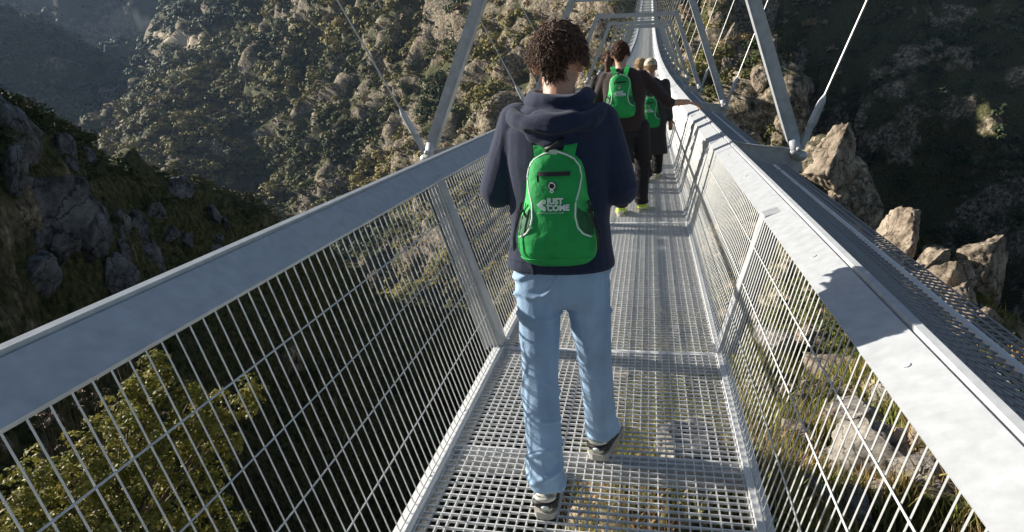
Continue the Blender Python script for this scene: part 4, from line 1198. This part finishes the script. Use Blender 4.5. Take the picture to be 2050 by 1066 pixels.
    # lettering
    def text(body, x, z, size, bold, m, name):
        cu = bpy.data.curves.new(name, 'FONT'); cu.body = body; cu.size = size; cu.offset = bold; cu.extrude = 0.0006; cu.space_character = 1.02
        to = bpy.data.objects.new(name, cu); COL.objects.link(to); dg = bpy.context.evaluated_depsgraph_get(); dg.update()
        me = bpy.data.meshes.new_from_object(to.evaluated_get(dg)); bpy.data.objects.remove(to)
        for v in me.vertices:
            X, Z = v.co.x + x, v.co.y + z; v.co = Vector((X, yf(X, Z) - 0.0115 - v.co.z, Z))
        me.name = name; link(name, me, m, root, False, wloc=False)
    text('JUST', -0.0165, 0.2005, 0.0225, 0.0010, WHITE, 'lettering'); text('COME', -0.0165, 0.1815, 0.0225, 0.0010, WHITE, 'lettering')
    text('w w w . j u s t c o m e . c o m', -0.046, 0.1735, 0.0062, 0.0002, PALE, 'small_lettering')
    # arrow mark of slanting bars
    b = MB()
    tri = [(-0.048, 0.198), (-0.026, 0.214), (-0.020, 0.2105), (-0.020, 0.2005), (-0.0335, 0.1995), (-0.020, 0.191), (-0.020, 0.182), (-0.026, 0.180), (-0.044, 0.192)]
    y_ = lambda x, z: yf(x, z) - 0.0118
    b.add([(x, y_(x, z), z) for x, z in tri] + [(x, y_(x, z) + 0.002, z) for x, z in tri], [tuple(range(9))] + [(i, i + 9, (i + 1) % 9 + 9, (i + 1) % 9) for i in range(9)])
    b.build('arrow_mark', PALE, root, False, wloc=False)
    # straps climbing over the shoulders, grab loop, side webbing and net pockets
    for q in (-1, 1):
        b = MB(); pts = [(q * 0.040, -0.030, 0.325), (q * 0.046, -0.010, 0.352), (q * 0.054, 0.028, 0.385), (q * 0.064, 0.060, 0.40)]
        for i in range(3): b.bar(pts[i], pts[i + 1], 0.036, 0.007)
        b.build('shoulder_strap', GREEN2, root, False, wloc=False)
        b = MB(); pts = [(q * hw(z) * 1.0, -dp(z) * 0.55, z) for z in np.linspace(0.055, 0.20, 8)]
        for j in (-0.45, 0.0):
            b.tube([(x + q * 0.003, y + j * 0.05, z) for x, y, z in pts], 0.0028, 5)
        b.tube([(q * hw(.2), -0.06, .2), (q * (hw(.17) + .012), -0.045, .165), (q * (hw(.13) + .006), -0.06, .13), (q * (hw(.1) + .01), -0.04, .1)], 0.003, 5)
        b.bar((q * (hw(.17) + 0.001), -0.07, 0.168), (q * (hw(.17) + 0.001), -0.02, 0.175), 0.012, 0.006)
        b.build('side_cord', BLACK, root, False, wloc=False)
        # net pocket mouth, dark inside
        b = MB(); V = []; n_ = 8
        for i in range(n_ + 1):
            z = 0.10 + 0.085 * i / n_; x0 = panel_half(z) + 0.006; x1 = hw(z) * 0.995
            for k in range(5):
                x = x0 + (x1 - x0) * k / 4 * (math.sin(math.pi * min(1, (i + .6) / n_)) ** .5); V.append((q * x, yf(x, z) - 0.0035, z))
        Fs = [(i * 5 + k, i * 5 + k + 1, (i + 1) * 5 + k + 1, (i + 1) * 5 + k) for i in range(n_) for k in range(4)]
        b.add(V, Fs); b.build('net_pocket', DARKNET, root, True, wloc=False)
    b = MB(); b.tube([(-0.022, -0.028, 0.338), (-0.020, -0.040, 0.352), (-0.004, -0.046, 0.356), (0.014, -0.036, 0.366), (0.024, -0.010, 0.378)], 0.007, 8); b.build('grab_loop', BLACK, root, True, wloc=False)
    b = MB(); b.bar((0.0, -0.040, 0.337), (0.002, -0.044, 0.350), 0.020, 0.006); b.build('buckle', PALE, root, False, wloc=False)
    return root


DARKNET = mat('dark_green_net', (0.012, 0.10, 0.035), 0.7, var=0.5, vscale=160)


def person(name_label, cfg, cat='person'):
    """cfg: joints in world space. Body (skin) is one continuous mesh; clothes, hair and shoes are its children"""
    J = {k: Vector(v) for k, v in cfg['J'].items()}; s = cfg.get('s', 1.0); V = cfg['voxel']
    # --- body
    b = MB(); Mx = head_mesh(b, J['head'], cfg.get('yaw', 0), cfg.get('tilt', 0.2), s)
    b.limb([J['head'] + Vector((0, -0.02, -0.03)) * s, J['neck'], J['neck'] + Vector((0, -0.02, -0.06))], [0.054 * s, 0.052 * s, 0.060 * s])
    tr = cfg['torso']; b.loft([(x, y, z, rx * 0.86, ry * 0.84) for x, y, z, rx, ry in tr], ex=2.3)
    for q in 'LR':
        b.limb([J['sh' + q], J['el' + q], J['wr' + q]], [0.042 * s, 0.037 * s, 0.027 * s])
        b.limb([J['hip' + q], J['kn' + q], J['an' + q]], [0.066 * s, 0.047 * s, 0.034 * s])
        b.limb([J['an' + q], J['an' + q] + Vector((0, 0.10, -0.05)) * s], [0.030 * s, 0.020 * s])
        hd = cfg.get('hand' + q, {}); dr = hd.get('dir', (J['wr' + q] - J['el' + q]))
        hand(b, J['wr' + q], dr, hd.get('n', (0, 0, -1)), 1 if q == 'L' else -1, hd.get('curl', 0.5), s)
    me = voxel(b, 'person', V * 0.75, 1)
    base = Vector((J['hipL'].x / 2 + J['hipR'].x / 2, J['hipL'].y, min(J['anL'].z, J['anR'].z) - 0.08))
    me.transform(Matrix.Translation(-base))
    body = link('person', me, SKIN); body.location = base; tag(body, name_label, cat, cfg.get('group'))
    bpy.context.view_layer.update()

    def child(me, nm, m, par=body):
        o = link(nm, me, m, None); o.parent = par; o.matrix_parent_inverse = Matrix.Translation(-base) if par is body else Matrix.Identity(4); return o
    eyes_par = body
    for q in (-1, 1):
        eb = MB(); eb.sphere((q * 0.030 * s, 0.0755 * s, 0.008 * s), 0.0125 * s, 12, 8); eb.v = [tuple(Mx @ Vector(v)) for v in eb.v]; child(eb.mesh('eye'), 'eye', WHITE)
    # --- trousers
    b = MB(); pv = cfg['pelvis']; b.loft(pv, ex=2.4)
    lr = cfg.get('leg', (0.086, 0.064, 0.062, 0.060))
    for q in 'LR':
        h, k, a = J['hip' + q], J['kn' + q], J['an' + q]
        b.limb([h, h.lerp(k, 0.5), k, k.lerp(a, 0.5), a + Vector((0, 0.006, 0.035))], [lr[0], (lr[0] + lr[1]) / 2 * 1.02, lr[1], lr[2] * 1.0, lr[3]])
        # hem drops over the shoe
        b.loft([(a.x, a.y + 0.008, a.z - 0.002, lr[3] * 1.02, lr[3] * 1.12), (a.x, a.y + 0.008, a.z + 0.05, lr[3] * 1.0, lr[3] * 1.08)], ex=2.1)
    child(voxel(b, 'trousers', V, 3, wrinkle(cfg.get('wr_amp', 0.008), 7, 1.5, cfg.get('wr_at', [(0.47, 1.0), (0.14, 1.2), (0.76, 0.8)]), 3)), cfg.get('trousers_name', 'trousers'), cfg['m_leg'])
    # --- top
    b = MB(); b.loft(tr, ex=2.3); ar = cfg.get('arm', (0.062, 0.055, 0.045))
    for q in 'LR':
        e = J['el' + q]; w_ = J['wr' + q]; cut = cfg.get('sleeve' + q, 0.92)
        b.limb([J['sh' + q], J['sh' + q].lerp(e, 0.5), e, e.lerp(w_, cut)], [ar[0], ar[0] * 0.97, ar[1], ar[2]])
    topme = voxel(b, 'top', V, 3, wrinkle(cfg.get('top_amp', 0.006), 8, 1.1, [(J['elL'].z, 1.0), (tr[0][2] + 0.05, .7)], 8, 0.1))
    top = child(topme, cfg.get('top_name', 'sweater'), cfg['m_top'])
    return body, top, Mx, child


# the front walker, nearest the camera
def torso(x, y, z0, z1, w_=1.0, lean=0.0):
    pr = [(0.0, 0.186, 0.118), (0.03, 0.187, 0.120), (0.12, 0.176, 0.112), (0.28, 0.166, 0.108), (0.45, 0.170, 0.110), (0.65, 0.182, 0.116), (0.82, 0.180, 0.108), (0.91, 0.150, 0.090), (0.965, 0.100, 0.074), (1.0, 0.060, 0.056)]
    return [(x + 0.0, y + lean * u, z0 + (z1 - z0) * u, rx * w_, ry * w_) for u, rx, ry in pr]


A = dict(
    J=dict(head=(-0.066, 2.205, 1.532), neck=(-0.060, 2.15, 1.44), shL=(-0.200, 2.14, 1.352), shR=(0.066, 2.14, 1.342), elL=(-0.278, 2.13, 1.135), elR=(0.132, 2.14, 1.128),
           wrL=(-0.150, 2.36, 1.17), wrR=(0.020, 2.36, 1.17), hipL=(-0.150, 2.12, 0.80), hipR=(0.014, 2.13, 0.80), knL=(-0.152, 2.07, 0.465), knR=(0.026, 2.26, 0.455), anL=(-0.126, 1.955, 0.105), anR=(0.040, 2.335, 0.100)),
    torso=[(x + (-0.072 + 0.010 * u_), y, z, rx, ry) for (x, y, z, rx, ry), u_ in zip(torso(0, 2.13, 0.866, 1.432), [0, 0, .2, .4, .6, .7, .8, 1, 1, 1])],
    pelvis=[(-0.070, 2.13, 0.70, 0.150, 0.100), (-0.070, 2.13, 0.76, 0.168, 0.110), (-0.070, 2.13, 0.84, 0.166, 0.106), (-0.07, 2.13, 0.93, 0.155, 0.10)],
    yaw=-0.06, tilt=0.34, voxel=0.0062, m_leg=DENIM, m_top=NAVY, leg=(0.085, 0.066, 0.063, 0.062), arm=(0.068, 0.060, 0.048), top_name='hoodie', trousers_name='jeans', wr_amp=0.0135, top_amp=0.0065)
A['pelvis'] = [(-0.068, 2.125, 0.715, 0.085, 0.050), (-0.068, 2.125, 0.745, 0.125, 0.078), (-0.070, 2.13, 0.785, 0.158, 0.100)] + A['pelvis'][2:]
pa, hoodie, Mx, child = person('slim person in navy hoodie and light blue jeans walking away, nearest the camera', A)
curls('hair', Mx, 5, HAIR_D, None, 5200, 0.034, 0.0062, 0.00125, hair_region, 1.0, 0.985).name = 'hair'
hr = COL.objects['hair']; hr.parent = pa; hr.matrix_parent_inverse = Matrix.Translation(-pa.location)
for hl, yw in (((-0.128, 1.905, 0.0), 0.05), ((0.024, 2.285, 0.0), -0.20)):
    sh_ = shoe(None, hl, yw, 0.0, 'sneaker'); sh_.parent = pa; sh_.matrix_parent_inverse = Matrix.Translation(-pa.location)
# hood lying on the back of the shoulders
b = MB()
ring = []
for k in range(13):
    t = math.pi * (-0.12 + 1.24 * k / 12); ring.append((-0.060 + 0.092 * math.cos(t), 2.150 - 0.078 * math.sin(t), 1.418 + 0.008 * abs(math.cos(t)) - 0.010 * math.sin(t)))
b.limb(ring, [0.024 + 0.005 * math.sin(math.pi * k / 12) for k in range(13)])
ring = []
for k in range(11):
    t = math.pi * (0.02 + 0.96 * k / 10); ring.append((-0.064 + 0.142 * math.cos(t), 2.125 - 0.104 * math.sin(t), 1.384 - 0.036 * math.sin(t)))
b.limb(ring, [0.026 + 0.008 * math.sin(math.pi * k / 10) for k in range(11)])
b.sphere((-0.068, 2.045, 1.350), (0.115, 0.036, 0.050), 24, 14)
b.sphere((-0.074, 2.036, 1.318), (0.082, 0.032, 0.036), 24, 14)
b.sphere((-0.078, 2.030, 1.300), (0.046, 0.026, 0.026), 20, 12)


def hoodfold(co, no):
    x = (co[:, 0] + 0.066) / 0.13; z = co[:, 2]
    arc = z - 1.335 - 0.055 * x * x
    f = np.cos(arc * 2 * math.pi / 0.046 + 3.0 * vnoise(co * 8, 3)); return 0.0065 * np.maximum(f, -0.4) * np.clip(1.2 - np.abs(x), 0.2, 1) + 0.006 * vnoise(co * 16, 8)


ho = link('hood', voxel(b, 'hood', 0.0055, 3, hoodfold), NAVY); ho.parent = hoodie; ho.matrix_parent_inverse = Matrix.Identity(4)
make_backpack((-0.062, 2.030, 0.912), 0.0, 1.055, 'green drawstring-waisted backpack with white piping worn by the front walker in navy')


# generic walkers further on
def walker(x, y, H, top_m, leg_m, label, shoes, step=0.2, wf=1.0, arms=None, head_dx=0.0, voxel_=0.010, legr=(0.098, 0.078, 0.074, 0.068), group=None, tilt=0.1, yaw=0.0, top_drop=0.0, foot=None):
    k = H / 1.70; z = lambda h: h * k + deck_z(y)
    hip = 0.90; J = dict(head=(x + head_dx, y + 0.05, z(1.585)), neck=(x + head_dx * .8, y + 0.01, z(1.465)), shL=(x - 0.165 * wf, y, z(1.37)), shR=(x + 0.165 * wf, y, z(1.37)),
                          elL=(x - 0.25 * wf, y + 0.02, z(1.10)), elR=(x + 0.25 * wf, y + 0.02, z(1.10)), wrL=(x - 0.20, y + 0.20, z(1.02)), wrR=(x + 0.20, y + 0.20, z(1.02)),
                          hipL=(x - 0.09, y, z(0.88)), hipR=(x + 0.09, y, z(0.88)), knL=(x - 0.10, y - step * 0.2, z(0.48)), knR=(x + 0.10, y + step * 0.6, z(0.48)), anL=(x - 0.09, y - step * 0.5, z(0.0) + 0.10), anR=(x + 0.11, y + step * 0.5, z(0.0) + 0.10))
    if arms: J.update(arms)
    if foot: J.update(foot)
    tz0 = z(0.86) - top_drop
    tr = [(a, b_, c, d * wf * 1.08, e * wf) for a, b_, c, d, e in torso(x, y, tz0, z(1.46))]
    cfg = dict(J=J, torso=tr, pelvis=[(x, y, z(0.80), 0.165 * wf, 0.11), (x, y, z(0.93), 0.165 * wf, 0.11), (x, y, z(1.0), 0.15 * wf, 0.10)], s=k, voxel=voxel_, m_leg=leg_m, m_top=top_m, leg=legr, tilt=tilt, yaw=yaw, wr_at=[(J['knL'][2], 1.0), (z(0.0) + 0.14, 1.2)], group=group)
    return cfg, J, shoes, label


def finish(w_, hairm, hairn=900, hand_cfg=None, sleeve=None, long_hair=False):
    cfg, J, shoes, label = w_
    if hand_cfg: cfg.update(hand_cfg)
    if sleeve: cfg.update(sleeve)
    p, top, Mx, child = person(label, cfg)
    s = cfg['s']
    h = curls('hair', Mx, 9, hairm, None, hairn, 0.030, 0.006, 0.0028, hair_region, s, 1.01); h.parent = p; h.matrix_parent_inverse = Matrix.Translation(-p.location)
    for q, yw in (('L', 0.08), ('R', -0.12)):
        a = Vector(J['an' + q]); sh_ = shoe(None, (a.x, a.y - 0.06, a.z - 0.10), yw, 0.0, shoes, 1.05); sh_.parent = p; sh_.matrix_parent_inverse = Matrix.Translation(-p.location)
    return p, Mx, h


# second walker: brown sweater, right arm out to the handrail
w2 = walker(-0.02, 6.85, 1.72, BROWN, BLACKC, 'person in dark brown top and black trousers reaching a bare forearm to the right handrail', 'neon', 0.30, 1.12,
            arms=dict(elR=(0.42, 6.86, 1.115), wrR=(0.60, 6.90, 1.115), elL=(-0.33, 6.9, 1.10), wrL=(-0.28, 7.12, 1.12)), head_dx=-0.04,
            foot=dict(hipL=(0.0, 6.85, .89), hipR=(0.14, 6.85, .89), knL=(-0.02, 6.80, .48), knR=(0.16, 6.98, .48), anL=(-0.05, 6.74, .10), anR=(0.15, 6.90, .10)))
p2, Mx2, _ = finish(w2, HAIR_B, 1200, dict(handR=dict(dir=(0.93, 0.2, -0.30), n=(0, 0, -1), curl=0.55)), dict(sleeveR=0.12))
make_backpack((-0.055, 6.735, 1.00), 0.0, 1.22, 'green backpack worn by the walker in brown with an outstretched arm')
# ponytailed walker, all but the hair hidden behind the second
w4 = walker(-0.24, 8.1, 1.66, BLACKC, BLACKC, 'person with reddish-brown ponytail mostly hidden behind the walker in brown', 'plain', 0.2, 0.95)
p4, Mx4, h4 = finish(w4, HAIR_B, 700)
b = MB(); hx = Vector(w4[1]['head']); b.limb([hx + Vector((0.0, -0.09, 0.05)), hx + Vector((-0.01, -0.13, 0.0)), hx + Vector((-0.01, -0.125, -0.10)), hx + Vector((0.0, -0.11, -0.19))], [0.03, 0.042, 0.036, 0.015])
o = link('ponytail', voxel(b, 'ponytail', 0.008, 1, wrinkle(0.008, 30, 0.2, None, 3)), HAIR_B); o.parent = p4; o.matrix_parent_inverse = Matrix.Translation(-p4.location)
# capped walker
w3 = walker(0.245, 8.75, 1.54, GREYC, BLACKC, 'person in beige cap and charcoal cardigan, ahead of the walker in brown', 'plain', 0.28, 1.1,
            arms=dict(elR=(0.46, 8.72, 0.99), wrR=(0.49, 8.76, 0.80), elL=(0.02, 8.8, 1.0), wrL=(0.05, 9.0, 0.98)), top_drop=0.42,
            foot=dict(anL=(0.205, 8.6, 0.10), anR=(0.33, 8.9, 0.10)))
p3, Mx3, _ = finish(w3, HAIR_Y, 600)
b = MB(); b.sphere((0, -0.006, 0.045), (0.092, 0.112, 0.092), 28, 18); keep = []
for f in b.f:
    if sum(b.v[k][2] for k in f) / len(f) > 0.035: keep.append(f)
b.f = keep
b.v = [tuple(Mx3 @ (Vector(v) * 0.93)) for v in b.v]
cap = b.build('cap', BEIGE, None, True); cap.parent = p3; cap.matrix_parent_inverse = Matrix.Translation(-p3.location)
b = MB(); V = []; n_ = 12
for k in range(n_ + 1):
    t = math.pi * k / n_; V += [(0.080 * math.cos(t), 0.075 * math.sin(t) + 0.01, 0.040), (0.086 * math.cos(t), 0.165 * math.sin(t) + 0.01, 0.030), (0.086 * math.cos(t), 0.165 * math.sin(t) + 0.01, 0.034), (0.080 * math.cos(t), 0.075 * math.sin(t) + 0.01, 0.045)]
b.add(V, [(k * 4 + j, k * 4 + (j + 1) % 4, k * 4 + 4 + (j + 1) % 4, k * 4 + 4 + j) for k in range(n_) for j in range(4)])
b.v = [tuple(Mx3 @ (Vector(v) * 0.93)) for v in b.v]; pk = b.build('peak', BEIGE, None, False); pk.parent = cap; pk.matrix_parent_inverse = Matrix.Identity(4)
b = MB(); b.tube([Mx3 @ Vector((0.04 * math.cos(t), -0.098 - 0.006 * math.sin(t), 0.045 + 0.03 * math.sin(t))) for t in np.linspace(0, math.pi, 10)], 0.003, 6)
st = b.build('cap_opening', BLACK, None, True); st.parent = cap; st.matrix_parent_inverse = Matrix.Identity(4)
make_backpack((0.230, 8.635, 0.715), 0.0, 1.10, 'green backpack worn by the capped walker furthest along')
w5 = walker(0.10, 9.95, 1.56, BLACKC, BLACKC, 'blond person almost hidden beside the capped walker', 'plain', 0.2, 0.95)
finish(w5, HAIR_Y, 700)


# ------------------------------------------------------------------ air
def haze():
    b = MB(); b.box((-2150, -60, -420), (2150, 2200, 345)); o = b.build('haze', None); m = bpy.data.materials.new('haze'); m.use_nodes = True
    n = m.node_tree; n.nodes.remove(n.nodes['Principled BSDF']); v = n.nodes.new('ShaderNodeVolumePrincipled'); v.inputs['Color'].default_value = (0.48, 0.66, 1.0, 1); v.inputs['Density'].default_value = 0.00007
    v.inputs['Anisotropy'].default_value = 0.2
    n.links.new(v.outputs[0], n.nodes['Material Output'].inputs['Volume']); o.data.materials.append(m); tag(o, kind='stuff')


haze()
#print('TERRAIN TOP', float(G[..., 2].max()), float(G[..., 2].min()))
